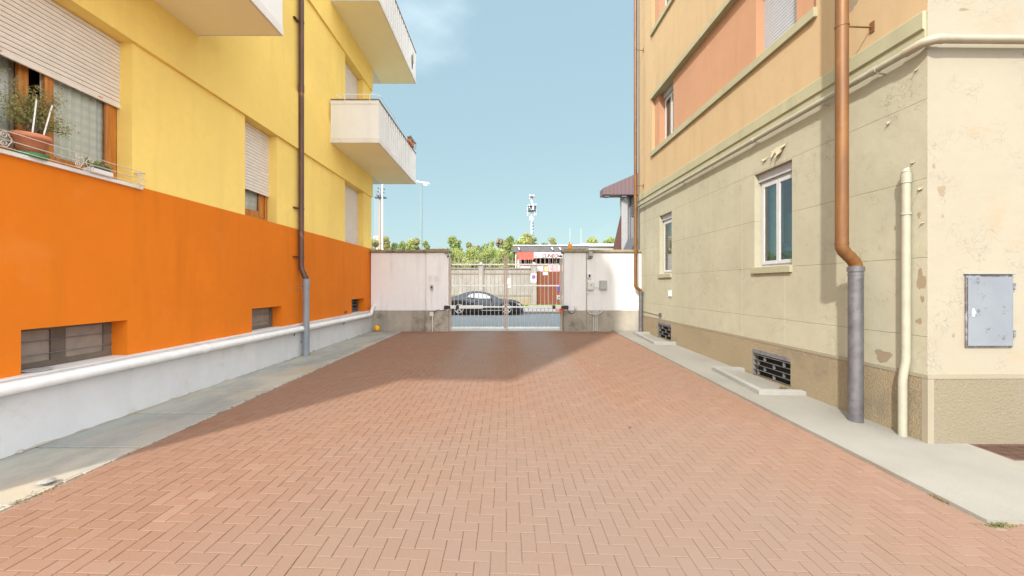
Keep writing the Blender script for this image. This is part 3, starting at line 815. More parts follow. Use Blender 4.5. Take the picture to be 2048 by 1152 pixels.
# pots on the sill
pp = thing('potted_plant', 'straggly shrub in a large terracotta pot on the sill of the wooden window', 'potted plant', (-4.90, 4.10, ZO + .01))
pc = (-4.895, 4.10, ZO + .005)
mb = MB().mat('terracotta').lathe([(0, .02), (.090, .02), (.122, .19), (.140, .19), (.145, .235), (.132, .235), (.127, .21), (0, .21)], pc, 28); mb.build('pot', pp)
mb = MB().mat('greenplastic').lathe([(0, 0), (.115, 0), (.130, .04), (.12, .04), (.105, .015), (0, .015)], pc, 28); mb.build('saucer', pp)
random.seed(21)
mb = MB().mat('trunk'); tips = []
for i in range(12):
    a = random.uniform(0, 6.28); l = random.uniform(.22, .56); sp = random.uniform(.05, .24)
    p0 = Vector((pc[0], pc[1], pc[2] + .21)); p2 = p0 + Vector((sp * .4 * math.cos(a), sp * math.sin(a), l)); p1 = p0.lerp(p2, .5) + Vector((0, random.uniform(-.05, .05), .03))
    mb.tube([p0, p1, p2], [.008, .006, .003], 6); tips += [(p1, .05), (p2, .08), (p1.lerp(p2, .5), .07)]
mb.tube([(pc[0], pc[1], pc[2] + .3), (pc[0] + .06, pc[1] - .12, pc[2] + .36), (pc[0] + .08, pc[1] - .24, pc[2] + .43)], .005, 6); tips.append((Vector((pc[0] + .06, pc[1] - .2, pc[2] + .42)), .05))
mb.tube([(pc[0], pc[1], pc[2] + .3), (pc[0] + .04, pc[1] + .16, pc[2] + .34), (pc[0] + .05, pc[1] + .28, pc[2] + .36)], .005, 6); tips.append((Vector((pc[0] + .05, pc[1] + .26, pc[2] + .36)), .05))
mb.build('stems', pp)
mb = MB().mat('leafpot')
for t, sp in tips:
    for i in range(60):
        c = t + Vector((random.gauss(0, sp * .6), random.gauss(0, sp * .6), random.gauss(0, sp * .6)))
        a = Vector([random.gauss(0, 1) for _ in range(3)]).normalized(); b = a.orthogonal().normalized()
        mb.quad(c - a * .016, c + b * .005, c + a * .016, c - b * .005)
mb.build('foliage', pp)
for dy, tz, l in ((-.06, .04, .40), (.03, .09, .40)):
    mb = MB().mat('white').tube([(pc[0] + .08, pc[1] + dy, pc[2] + .2), (pc[0] + .08, pc[1] + dy + tz, pc[2] + .2 + l)], .007, 8); mb.build('support_stick', pp)
sp_ = thing('succulent_planter', 'low white planter with small succulents at the far end of the wooden window sill', 'planter', (-4.85, 4.7, ZO + .005))
mb = MB().mat('white').bbox(-4.90, -4.79, 4.60, 4.86, ZO + .006, ZO + .065, .008); mb.build('trough', sp_)
mb = MB().mat('darksteel').bbox(-4.895, -4.81, 4.62, 4.84, ZO + .066, ZO + .11, .01); mb.build('inner_pot', sp_)
mb = MB().mat('leafgreen'); random.seed(8)
for i in range(120):
    c = Vector((random.gauss(-4.85, .02), random.uniform(4.56, 4.88), ZO + .11 + abs(random.gauss(0, .022)))); a = Vector([random.gauss(0, 1) for _ in range(3)]).normalized(); b = a.orthogonal()
    mb.quad(c - a * .018, c + b * .010, c + a * .018, c - b * .010)
mb.build('succulents', sp_)
mb = MB().mat('greybox'); mb.lathe([(0, .0), (.10, .0), (.12, .012), (.115, .014), (.09, .005), (0, .005)], (-4.92, 4.17, ZL + .002), 24)
tag(mb.build('tray', loc=(-4.92, 4.17, ZL)), 'shallow grey tray lying on the ledge below the nearest basement window', 'tray')
mb = MB().mat('darksteel').bbox(-4.86, -4.83, 11.95, 12.08, .80, .87, .005)
tag(mb.build('junction_box', loc=(-4.85, 12, .8)), 'tiny dark box at the foot of the orange wall beside the barred basement window', 'junction box')

# ================================================================== RIGHT BUILDING
RB = thing('peeling_building', 'cream and apricot plastered building with peeling sage green ground floor on the right', 'building', (4.79, 14.13, 0), rot=math.atan2(-SA, -CA))
WM[RB.name] = TR.copy()
RB.rotation_euler = TR.to_euler()
def RBm(m): return MB(TR).mat(m)
S_F = -.35
zP = .60; zC0 = 4.62; zC1 = 4.84
D = 9.0
G1 = (RS(1319), RS(1343.3)); G2 = (RS(1509), RS(1584)); zg0, zg1 = 1.99, 3.81
bg1 = (RS(1315.8, .03), RS(1341.8, .03)); bg2 = (RS(1505.7, .03), RS(1581, .03))
mb = RBm('scored'); wall_grid(mb, 0, S_F, S_N, zP, zC1, [(*G1, zg0, zg1, -.17), (*G2, zg0, zg1, -.17)]); mb.build('sage_wall', RB)
mb = RBm('roughcast'); wall_grid(mb, .03, S_F, S_N + .03, -.5, zP, [(*bg1, .02, .50, -.12), (*bg2, -.10, .40, -.12)])
mb.quad((.03, S_F, zP), (0, S_F, zP), (0, S_N, zP), (.03, S_N + .03, zP)); mb.build('plinth', RB)
mb = RBm('roughcast2'); mb.quad((.03, S_N + .03, -.5), (-D, S_N + .03, -.5), (-D, S_N + .03, zP - .02), (.03, S_N + .03, zP - .02))
mb.build('near_plinth', RB)
mb = RBm('kerb'); mb.mats[0] = stucco('smooth_plaster_edge', (.28, .24, .175), .08, 60, .2, 0)
mb.box(.034, .024, S_N - .035, S_N + .034, -.4, zP - .045); mb.box(-.04, .0335, S_N + .0295, S_N + .0345, -.4, zP - .045)
mb.box(-.001, .036, S_F, S_N + .036, zP - .04, zP + .004); mb.box(-D, -.0015, S_N - .002, S_N + .036, zP - .04, zP + .004)
mb.build('plinth_edging', RB)
mb = RBm('nearface'); mb.quad((0, S_N, zP), (-D, S_N, zP), (-D, S_N, 15), (0, S_N, 15)); mb.build('near_wall', RB)
# cornice profile
mb = RBm('sagetrim')
prof = [(-.01, zC1 + .20), (.045, zC1 + .19), (.05, zC1 + .18), (.05, zC1 - .01), (.04, zC1 - .02), (.022, zC1 - .03), (.022, zC1 - .16), (-.01, zC1 - .18)]
prof = [(a, b - .17) for a, b in prof]
mb.prism(prof, 'y', S_F - .01, S_N - .01); mb.build('cornice', RB)
# upper walls
z_sb, z_st = 5.88, 6.03; z_l0, z_l1 = 7.78, 7.93
pa, pb = RS(1304), RS(1632)
mb = RBm('apricot')
P2 = 9.86; 
wall_grid(mb, 0, S_F, S_N, zC1 - .02, 15, [(pa, pb, z_st, z_l0, -.10), (pa, pb, P2 + .15, P2 + 1.95, -.10)])
mb.quad((0, S_F, -.3), (-D, S_F, -.3), (-D, S_F, 15), (0, S_F, 15)); mb.quad((-D, S_F, -.3), (-D, S_N, -.3), (-D, S_N, 15), (-D, S_F, 15)); mb.quad((0, S_F, 15), (0, S_N, 15), (-D, S_N, 15), (-D, S_F, 15))
mb.build('apricot_wall', RB)
wa = (RS(1318.6, -.1), RS(1347, -.1)); wb = (RS(1512, -.1), RS(1593, -.1))
for zz in (z_st, P2 + .15):
    h = z_l0 - z_st if zz == z_st else 1.8
    mb = RBm('salmon'); wall_grid(mb, -.10, pa, pb, zz, zz + h, [(*wa, zz, zz + h, -.22), (*wb, zz, zz + h, -.22)]); mb.build('salmon_panel', RB)
for z0, z1, o in ((z_sb, z_st, .06), (z_l0, z_l1 - .02, .05), (P2, P2 + .15, .06)):
    mb = RBm('sagetrim'); mb.bbox(-.32, o, pa - .03, pb + .03, z0 - (.006 if z0 == z_l0 else 0), z1 + (0 if z0 == z_l0 else .006), .006); mb.build('sill_band' if z0 != z_l0 else 'lintel_band', RB)

def pvc(mb, x, a0, a1, z0, z1, w=.06, d=.05):
    mb.bbox(x - d, x, a0, a0 + w, z0, z1, .006); mb.bbox(x - d, x, a1 - w, a1, z0, z1, .006)
    mb.bbox(x - d, x, a0 + w, a1 - w, z0, z0 + w, .006); mb.bbox(x - d, x, a0 + w, a1 - w, z1 - w, z1, .006)
def rwindow(a0, a1, z0, z1, u, label, two=True, cur='curtain', box=True):
    mb = RBm('pvc'); pvc(mb, u, a0, a1, z0, z1 - (.16 if box else 0), .065); w = mb.build('window', RB); w['label'] = label
    zt = z1 - (.16 if box else 0)
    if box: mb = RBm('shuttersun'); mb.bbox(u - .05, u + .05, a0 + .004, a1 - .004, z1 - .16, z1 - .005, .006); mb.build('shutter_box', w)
    mid = (a0 + a1) / 2
    parts = ((a0 + .05, mid + .02), (mid - .02, a1 - .05)) if two else ((a0 + .05, a1 - .05),)
    for i, (p, q) in enumerate(parts):
        mb = RBm('pvc'); pvc(mb, u + .018 + .002 * i, p, q, z0 + .05, zt - .05, .07, .05); mb.build('sash', w)
        mb = RBm('glasst'); mb.quad((u, p + .06, z0 + .1), (u, q - .06, z0 + .1), (u, q - .06, zt - .1), (u, p + .06, zt - .1)); mb.build('pane', w)
    mb = RBm('room'); room(mb, u - .06, u - 1.0, a0 - .05, a1 + .05, z0 - .05, z1 + .05); mb.build('interior', w)
    mb = RBm(cur)
    curtain(mb, u - .14, a0, a0 + (a1 - a0) * .42, z0, zt, .02, .09)
    if cur == 'curtain': curtain(mb, u - .14, a0 + (a1 - a0) * .5, a1, z0, zt, .02, .09)
    mb.build('curtain', w)
    return w
w = rwindow(*G1, zg0, zg1, -.13, 'small white window nearest the gate', False)
mb = RBm('sagetrim').bbox(-.13, .045, G1[0] - .05, G1[1] + .01, zg0 - .12, zg0 + .002, .006); mb.build('sill', w)
w = rwindow(*G2, zg0, zg1, -.13, 'white double window with curtain tinted like reflected sky and blue toys behind the glass', True, 'curtainsky')
mb = RBm('sagetrim').bbox(-.13, .045, G2[0] - .05, G2[1] + .01, zg0 - .12, zg0 + .002, .006); mb.build('sill', w)
mb = RBm('tealcloth'); mb.box(-.40, -.36, G2[0] + .2, G2[0] + .75, zg0 + .3, zg0 + 1.0); mb.mat('bluetoy')
for (s_, z_, r) in ((.36, .12, .13), (.52, .16, .12), (.42, .34, .11), (.62, .30, .08)):
    mb.lathe([(r * math.sin(t), r * math.cos(t)) for t in [math.pi * k / 10 for k in range(11)]], (-.28, G2[0] + s_, zg0 + z_), 16)
mb.build('blue_toys', w)
# upper windows
w = rwindow(*wa, z_st + .01, z_l0 - .005, -.28, 'upper white window with pale curtain close to the rust orange corner downpipe', True)
mb = RBm('pvc'); mb.box(-.34, -.30, wb[0], wb[1], z_st, z_l0); w = mb.build('window', RB); w['label'] = 'upper window covered by a white roller shutter'
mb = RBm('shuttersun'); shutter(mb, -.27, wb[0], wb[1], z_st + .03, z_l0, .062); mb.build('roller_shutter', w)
rwindow(*wa, P2 + .16, P2 + 1.9, -.28, 'topmost white window at the frame edge', True)
mb = RBm('pvc'); mb.box(-.34, -.30, wb[0], wb[1], P2 + .16, P2 + 1.94); w = mb.build('window', RB)
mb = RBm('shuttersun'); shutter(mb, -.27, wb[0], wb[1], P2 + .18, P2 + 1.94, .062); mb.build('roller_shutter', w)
# basement grilles
for (a, b), z0, z1 in ((bg1, .02, .50), (bg2, -.10, .40)):
    mb = RBm('grille')
    mb.bbox(.012, .038, a, b, z1 - .075, z1 + .005, .004)
    for sx in (a + .15, (a + b) / 2, b - .12): mb.lathe([(0, .046), (.009, .044), (.012, .038)], (0, sx, z1 - .04), 10, 'x')
    mb.box(.0, .035, a, a + .02, z0, z1 - .075)
    g = mb.build('basement_grille', RB)
    mb = RBm('grille'); n = 5
    for i in range(n):
        zz = z0 + .015 + (z1 - .09 - z0) * i / (n - 1) * .93
        mb.prism([(-.035, zz - .020), (.030, zz), (.030, zz + .012), (-.035, zz - .008)], 'y', a + .02, b - .01)
    for i in range(n - 1):
        zz = z0 + .015 + (z1 - .09 - z0) * i / (n - 1) * .93; zz2 = z0 + .015 + (z1 - .09 - z0) * (i + 1) / (n - 1) * .93
        for f in ((.3, .8) if i % 2 else (.12, .55)): sx = a + (b - a) * f; mb.box(-.02, .02, sx, sx + .022, zz + .013, zz2 - .005)
    mb.build('slats', g)
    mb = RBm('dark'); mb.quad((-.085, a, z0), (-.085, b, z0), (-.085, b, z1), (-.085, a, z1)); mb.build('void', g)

# bare plaster patches
def patch(mb, plane_pts_fn, c0, c1, r0, r1, seed):
    random.seed(seed); pts = []
    for k in range(17):
        t = k * 2 * math.pi / 17; q = random.uniform(.5, .8) + .4 * abs(math.sin(1.5 * t + seed)); pts.append(plane_pts_fn(c0 + r0 * q * math.cos(t), c1 + r1 * q * math.sin(t)))
    mb.poly(pts)
def onS(px, py, rx, ry, seed):
    mb = RBm('barep'); s = RS(px); z = Zp(py, RY(s)); Y = RY(s); patch(mb, lambda a, b: (.0015, a, b), s, z, rx * Y / F * (Y / 4.8), ry * Y / F, seed); mb.build('bare_patch', RB)
for a in ((1766, 712, 17, 14, 1), (1842, 560, 9, 22, 2), (1838, 642, 7, 6, 3), (1845, 598, 4, 8, 4), (1838, 430, 4, 7, 7), (1705, 8, 12, 14, 8), (1840, 380, 6, 4, 12)): onS(*a)
YN = RY(S_N)
def onN(px, py, rx, ry, seed):
    mb = RBm('barep')
    X = (px - CX) * YN / F; u = (4.79 - X) / CA + S_N * SA * 0; u = -(X - (4.79 + S_N * SA)) / CA
    patch(mb, lambda a, b: (a, S_N + .0015, b), u, Zp(py, YN), rx * YN / F, ry * YN / F, seed); mb.build('bare_patch', RB)
for a in ((1884, 381, 9, 12, 1), (1908, 671, 3, 5, 2), (1868, 332, 3, 6, 5), (1886, 432, 3, 4, 6), (1928, 18, 11, 3, 9)): onN(*a)
# curling paint flakes
FL = stucco('flake', (.50, .44, .31), .1, 50, .1, 0)
def flake(px, py, w, h, curl, seed):
    mb = RBm(FL)
    random.seed(seed); s = RS(px); Y = RY(s); z = Zp(py, Y); k = Y / F; w *= k * Y / 4.8; h *= k
    vs = []; n = 5
    for i in range(n + 1):
        t = i / n; u = .003 + curl * t * t; ww = w * (1 - .92 * t) * random.uniform(.85, 1.1); sh = random.uniform(-.1, .1) * w
        zz = z - h * t + curl * .35 * t * t
        vs += [(u, s - ww / 2 + sh, zz), (u + curl * .25 * t, s + ww / 2 + sh, zz)]
    mb.add(vs, [(2 * i, 2 * i + 2, 2 * i + 3, 2 * i + 1) for i in range(n)], True); mb.build('paint_flake', RB)
for a in ((1560, 292, 24, 26, .07, 1), (1568, 288, 14, 12, .06, 2), (1530, 316, 18, 8, .03, 3), (1778, 242, 12, 10, .03, 4), (1833, 138, 8, 9, .04, 5), (1826, 324, 12, 5, .03, 6), (1842, 375, 12, 8, .03, 7), (1846, 445, 10, 4, .03, 8), (1547, 300, 12, 20, .05, 9)): flake(*a)

# wall cabinet on near face
def uN(px): return -((px - CX) * YN / F - (4.79 + S_N * SA)) / CA
cab = thing('metal_cabinet', 'grey blue metal cabinet door with rust spots on the cream near wall', 'cabinet', tuple(TR @ Vector((uN(1977), S_N, .93))))
u0, u1 = uN(2025), uN(1930); z0, z1 = Zp(695, YN), Zp(549, YN)
mb = MB(TR).mat('boxedge'); mb.bbox(u0, u1, S_N + .001, S_N + .018, z0, z1, .003); mb.build('frame', cab)
mb = MB(TR).mat('box'); mb.bbox(u0 + .028, u1 - .012, S_N + .019, S_N + .034, z0 + .018, z1 - .03, .006)
door = mb.build('door', cab)
mb = MB(TR).mat('box'); mb.bbox(u0 + .004, u0 + .022, S_N + .019, S_N + .026, z0 + .01, z1 - .01, .003); mb.bbox(u0 - .015, u1 + .015, S_N + .001, S_N + .04, z1 + .001, z1 + .008, .002); mb.build('rim', cab)
for zz in (z1 - .14, z0 + .16): mb = MB(TR).mat('boxedge'); mb.tube([(u0 - .012, S_N + .022, zz - .04), (u0 - .012, S_N + .022, zz + .04)], .012, 10); mb.build('hinge', cab)
mb = MB(TR).mat('steel'); zc = Zp(625, YN); uc = uN(1942)
mb.lathe([(.020, S_N + .034), (.020, S_N + .040), (.010, S_N + .048), (0, S_N + .048)], (uc, 0, zc), 14, 'y'); mb.lathe([(.014, S_N + .034), (.014, S_N + .040), (0, S_N + .042)], (uc + .004, 0, zc - .035), 12, 'y'); mb.lathe([(.012, S_N + .034), (.012, S_N + .040), (0, S_N + .042)], (uc + .004, 0, zc + .032), 12, 'y'); mb.build('lock', door)

# horizontal cream pipe under cornice, down the far corner and round the near corner
hp = thing('service_pipe', 'cream pipe running below the cornice, around the near corner and down the far corner', 'pipe', tuple(TR @ Vector((.1, S_N, 4.46))))
up = .095; zp = 4.455
mb = MB(TR).mat('pipelime')
mb.tube([(up, S_F + .1, 1.35), (up, S_F + .1, zp - .1), (up, S_F + .13, zp - .03), (up, S_F + .2, zp), (up, S_N - .16, zp)], .042, 16)
for px in (1506, 1364, 1748): s_ = RS(px, up); mb.tube([(up, s_ - .05, zp), (up, s_ + .05, zp)], .050, 16)
mb.build('wall_run', hp)
mb = MB(TR).mat('pipecream'); q = .075
mb.tube([(up, S_N - .165, zp), (up, S_N - .04, zp), (up * .95, S_N + q * .4, zp + .004), (up * .6, S_N + q * .9, zp + .006), (.0, S_N + q + .03, zp + .006), (-.07, S_N + q + .03, zp + .006)], .052, 16)
mb.tube([(-.06, S_N + q + .03, zp + .006), (-D, S_N + q + .03, zp + .006)], .046, 16); mb.build('corner_run', hp)
for px in (1506, 1364, 1748, 1640):
    s_ = RS(px, up); mb = MB(TR).mat('pipelime'); mb.tube([(up, s_ + .06, zp - .035), (up + .01, s_ + .06, zp - .06), (-.0, s_ + .06, zp - .075)], .010, 8); mb.build('clip', hp)

def rpipe(name, label, pxu, pxl, sU, zel0, zel1, r, rl, ztop, brackets, s_shift=0):
    """rust pipe above, zinc below"""
    s = sU; Y = RY(s)
    uu = -(((pxu - CX) * Y / F) - (4.79 + s * SA)) / CA; ul = -(((pxl - CX) * Y / F) - (4.79 + s * SA)) / CA
    g = gR(s, ul)
    t = thing(name, label, 'downpipe', tuple(TR @ Vector((ul, s, g))))
    mb = MB(TR).mat('piperust'); dz = zel0 - zel1; e = []
    for k in range(13):
        f = k / 12; e.append((uu + (ul - uu) * (.5 - .5 * math.cos(math.pi * f)), s, zel0 - dz * f))
    mb.tube([(uu, s, ztop), (uu, s, zel0 + .05)] + e + [(ul, s, zel1 - .06)], r, 22)
    mb.tube([(uu, s, zel0 + .02), (uu, s, zel0 + .05)], r * 1.05, 22)
    for f in (.3, .55, .8): p = e[int(f * 12)]; p2 = e[int(f * 12) + 1]; mb.tube([p, (p[0] * .8 + p2[0] * .2, s, p[2] * .8 + p2[2] * .2)], r * 1.06, 22)
    mb.build('upper_pipe', t)
    mb = MB(TR).mat('pipezinc'); mb.tube([(ul, s, g + .03), (ul, s, zel1)], rl, 24); mb.tube([(ul, s, zel1 - .07), (ul, s, zel1 - .01)], rl * 1.14, 24); mb.tube([(ul, s, zel1 - .12), (ul, s, zel1 - .10)], rl * 1.06, 24)
    mb.tube([(ul, s, g + .32), (ul, s, g + .335)], rl * 1.05, 24); mb.build('lower_pipe', t)
    for z in brackets:
        mb = MB(TR).mat('piperust'); mb.tube([(uu, s, z - .015), (uu, s, z + .015)], r * 1.08, 22); mb.tube([(uu, s, z), (.0, s - .02, z)], .011, 8)
        mb.box(-.001, .012, s - .045, s + .02, z - .07, z + .07); mb.build('bracket', t)
    return t
sN = 14.13 - 5.33
rpipe('downpipe', 'big rust orange downpipe with zinc lower section near the front corner of the peeling building', 1683, 1711, sN, 2.17, 1.90, .074, .083, 15.2, (5.11,))
rpipe('downpipe', 'slim rust orange downpipe at the far corner of the peeling building, above the gate wall', 1271, 1281.5, .20, 1.62, 1.42, .058, .072, 15.2, (Zp(99, 13.9), Zp(371, 13.9)))
# pale vertical pipe near the corner
s = RS(1812, .055); vp = thing('vent_pipe', 'pale green vertical pipe ending mid wall between zinc downpipe and near corner', 'pipe', tuple(TR @ Vector((.06, s, gR(s, .06)))))
Yv = RY(s, .06); zt = Zp(345, Yv)
mb = MB(TR).mat('pipelime'); mb.tube([(.055, s, zt), (.055, s, Zp(718, Yv)), (.085, s, Zp(745, Yv)), (.098, s, Zp(760, Yv)), (.098, s, gR(s, .1) + .03)], .044, 18)
mb.tube([(.055, s, zt - .02), (.055, s, zt - .13)], .052, 18); mb.tube([(.055, s, Zp(425, Yv)), (.055, s, Zp(430, Yv))], .053, 18)
mb.tube([(.055, s, zt), (.050, s, zt + .03), (.02, s, zt + .065)], [.044, .035, .008], 18); mb.build('pipe', vp)
mb = MB(TR).mat('pipelime').tube([(.055, s, Zp(418, Yv)), (-.0, s - .03, Zp(418, Yv))], .01, 8); mb.build('clip', vp)

# small boxes on sage wall
s = RS(1340, .02); z = Zp(587, RY(s)); mb = MB(TR).mat('white').bbox(.001, .045, s - .07, s + .07, z - .085, z + .085, .008)
tag(mb.build('junction_box', loc=TR @ Vector((0, s, z))), 'small white box below the small window on the sage wall', 'junction box')
s = RS(1319.5, .04); z = Zp(630, RY(s)); t = thing('junction_box', 'little dark box with thin white conduit above the far basement grille', 'junction box', tuple(TR @ Vector((.0, s, z))))
mb = MB(TR).mat('darksteel').bbox(.001, .06, s - .05, s + .05, z - .06, z + .06, .006); mb.build('housing', t)
mb = MB(TR).mat('pipelime').tube([(.025, s - .05, z + .0), (.025, S_F + .3, z + .04)], .010, 8); mb.build('conduit', t)

# concrete kerbs round the basement grilles
def kerbU(name, label, pts, h):
    t = thing(name, label, 'kerb', (pts[1][0], pts[1][1], gz(*pts[1])), 'concrete kerbs round the basement grilles')
    for k in range(len(pts) - 1):
        a, b = Vector(pts[k]), Vector(pts[k + 1]); d = (b - a).normalized(); n = Vector((-d.y, d.x)) * .055
        a2 = a - d * (0 if k == 0 else .054); b2 = b + d * (.055 if k < len(pts) - 2 else 0)
        if k: a2 = a + d * .056
        mb = MB().mat('kerb')
        P = [a2 - n, b2 - n, b2 + n, a2 + n]
        vs = [(p.x, p.y, gz(p.x, p.y) - .05) for p in P] + [(p.x, p.y, gz(p.x, p.y) + h - .006) for p in P]
        c = sum(P, Vector((0, 0))) / 4
        vs += [(p.x + (c.x - p.x) * .03, p.y + (c.y - p.y) * .03, gz(p.x, p.y) + h) for p in P]
        mb.add(vs, [(0, 3, 2, 1), (8, 9, 10, 11)] + [(i, (i + 1) % 4, 4 + (i + 1) % 4, 4 + i) for i in range(4)] + [(4 + i, 4 + (i + 1) % 4, 8 + (i + 1) % 4, 8 + i) for i in range(4)], False)
        mb.build('kerb_stone', t)
def wallx(y): return (TR @ Vector((.03, 14.13 - y, 0))).x
kerbU('grille_kerb', 'concrete kerb boxing in the larger basement grille under the double window', [(wallx(8.15), 8.15), (4.28, 8.15), (4.16, 6.52), (wallx(6.52), 6.52)], .10)
kerbU('grille_kerb', 'concrete kerb boxing in the far basement grille beside the corner downpipe', [(wallx(13.3), 13.3), (4.30, 13.3), (4.22, 11.3), (wallx(11.3), 11.3)], .10)

# ================================================================== GATE WALL
YG = 14.13
def gwall(x0, x1, pier, label, cat='wall'):
    t = thing('gate_pier' if pier else 'boundary_wall', label, cat, ((x0 + x1) / 2, YG, 0))
    o = -.02 if pier else .03; th = .45 if pier else .30
    mat = 'gatewallr' if x0 > 0 else 'gatewall'
    mb = MB().mat(mat).bbox(x0, x1, YG + o, YG + o + th, .74, 2.80, .012); mb.build('wall', t)
    mb = MB().mat('cement').bbox(x0 - (.008 if pier else 0), x1 + (.008 if pier else 0), YG + o - .012, YG + o + th + .01, -.3, .742, .01); mb.build('cement_base', t)
    mb = MB().mat('coping').bbox(x0 - (.06 if pier else 0), x1 + (.06 if pier else 0), YG + o - .07, YG + o + th + .07, 2.801, 2.90, .02)
    if pier: mb.bbox(x0 + .0, x1 - .0, YG + o - .02, YG + o + th, 2.902, 2.935, .012)
    mb.build('coping', t)
    return t
gwall(-4.83, -2.86, False, 'white boundary wall with grey base left of the gate')
gwall(-2.855, -2.06, True, 'white gate pier left of the gate with two notices', 'gate pier')
gwall(2.04, 2.82, True, 'white gate pier right of the gate carrying a yellow beacon', 'gate pier')
gwall(2.825, 4.84, False, 'white boundary wall with grey base right of the gate')

# gate
YGt = 14.28
gt = thing('driveway_gate', 'closed double leaf metal gate of thin vertical bars between two white piers', 'gate', (0, YGt, 0))
def post(px, w, zt): x = (px - CX) * YGt / F; mb = MB().mat('post').bbox(x - w, x + w, YGt - w, YGt + w, 0, zt, .006); mb.build('gate_post', gt); return x
xl_, xr_ = post(900.5, .04, 2.62), post(1122, .036, 2.62)
xm = (1011.5 - CX) * YGt / F
for sgn, xa, xb in ((-1, xl_ + .06, xm - .012), (1, xm + .012, xr_ - .06)):
    mb = MB().mat('steel')
    for z0, z1 in ((2.36, 2.41), (1.60, 1.65), (.09, .15)): mb.bbox(xa, xb - 0, YGt - .02, YGt + .02, z0, z1, .004)
    leaf = mb.build('gate_leaf', gt)
    st = MB().mat('post'); xs_ = xb - .052 if sgn < 0 else xa
    st.bbox(xs_, xs_ + .052, YGt - .026, YGt + .026, .02 if sgn > 0 else .09, 2.72, .004); st.build('stile', leaf)
    mb = MB().mat('bar'); n = 13
    for i in range(n):
        x = xa + (xb - xa) * (i + .55) / (n + .2)
        mb.box(x - .0095, x + .0095, YGt - .0095, YGt + .0095, .12, 2.64)
    mb.build('bars', leaf)
    # actuator arm
    ya = YGt - .12; z = .865
    act = MB().mat('white'); h = xa - .06 if sgn < 0 else xb + .06
    act.bbox(h, h - sgn * .22, ya - .04, ya + .04, z - .058, z + .058, .01)
    act.mat('black').bbox(h - sgn * .225, h - sgn * .32, ya - .05, ya + .05, z - .065, z + .06, .012)
    act.mat('white').bbox(h - sgn * .325, h - sgn * 1.18, ya - .04, ya + .04, z - .058, z + .058, .01)
    act.mat('steel').tube([(h - sgn * 1.18, ya, z), (xm + sgn * .05, ya, z)], .026, 10)
    act.mat('black').box(h, h + sgn * .10, ya - .03, ya + .06, z - .05, z + .03)
    act.build('actuator', gt)
mb = MB().mat('kerb').box(-2.05, 2.03, 14.15, 14.34, -.02, .010); struct(mb, 'gate_threshold')
mb = MB().mat('ribbon'); random.seed(5)
for i in range(40):
    c = Vector((xr_ + random.gauss(-.02, .07), YGt - .14 + random.gauss(0, .02), .76 + random.gauss(0, .03))); a = Vector((random.uniform(-.07, .07), .01, random.uniform(-.03, .03))); b = Vector((0, .02, .02))
    mb.quad(c - a, c + b, c + a, c - b)
tag(mb.build('ribbon', loc=(xr_, YGt - .14, .76)), 'faded orange ribbon tied round the right gate post', 'ribbon')

# things on the piers
def gx(px, Y=YG): return (px - CX) * Y / F
def gzz(py, Y=YG): return Zp(py, Y)
yf = YG - .021
for a, b, c, d, lb in ((855.5, 867, 550, 569, 'plain white paper notice, the left of two side by side on the left pier'), (868, 881, 550, 568, 'white paper notice with faint lines, the right of two on the left pier')):
    mb = MB().mat('papers').box(gx(a), gx(b), yf - .004, yf - .001, gzz(d), gzz(c)); mb.mat('greybox')
    for k in range(6): zz = gzz(c) - .05 - k * .04; mb.box(gx(a) + .03, gx(b) - .03 - .02 * (k % 3), yf - .0046, yf - .0041, zz, zz + .006)
    tag(mb.build('notice', loc=(gx(a), yf, gzz(d))), lb, 'notice')
kt = thing('key_switch', 'small dark key switch below the paper notices on the left pier', 'key switch', (gx(864), yf, gzz(574)))
mb = MB().mat('greybox').bbox(gx(861.5), gx(867), yf - .06, yf - .001, gzz(580), gzz(570), .008); mb.build('housing', kt)
mb = MB().mat('black').lathe([(.032, yf - .061), (.032, yf - .075), (.0, yf - .078)], (gx(864), 0, gzz(574.5)), 14, 'y'); mb.build('lock', kt)
mb = MB().mat('offwhite').tube([(gx(864), yf - .012, gzz(580)), (gx(864), yf - .012, gzz(624))], .006, 6); mb.build('cable', kt)
jb = thing('junction_box', 'pale junction box with a conduit to the ground on the base of the left pier', 'junction box', (gx(864), yf, gzz(628)))
yc = yf - .014
mb = MB().mat('offwhite').bbox(gx(860), gx(868), yc - .07, yc, gzz(632), gzz(624), .008); mb.build('housing', jb)
mb = MB().mat('offwhite').tube([(gx(865.5), yc - .025, gzz(632)), (gx(865.5), yc - .025, .0)], .020, 10); mb.build('conduit', jb)
mb = MB().mat('black').tube([(gx(868), yc - .03, gzz(626)), (gx(872), yc - .03, gzz(621)), (gx(878), yc - .03, gzz(619.5)), (gx(884), yc - .03, gzz(621)), (gx(889), yc - .03, gzz(620)), (gx(893), yc - .03, gzz(618))], .010, 8); mb.build('cable', jb)
mb = MB().mat('black').bbox(gx(889), gx(897), yf - .10, yf - .001, gzz(618), gzz(611), .01).bbox(gx(892), gx(901), yf - .08, yf + .02, gzz(616), gzz(612), .006)
tag(mb.build('hinge_bracket', loc=(gx(893), yf, gzz(615))), 'black actuator bracket on the edge of the left pier', 'bracket')
mb = MB().mat('black').bbox(gx(1127), gx(1136), yf - .10, yf - .001, gzz(618), gzz(611), .01).bbox(gx(1122), gx(1131), yf - .08, yf + .02, gzz(616), gzz(612), .006)
tag(mb.build('hinge_bracket', loc=(gx(1132), yf, gzz(615))), 'black actuator bracket on the edge of the right pier', 'bracket')
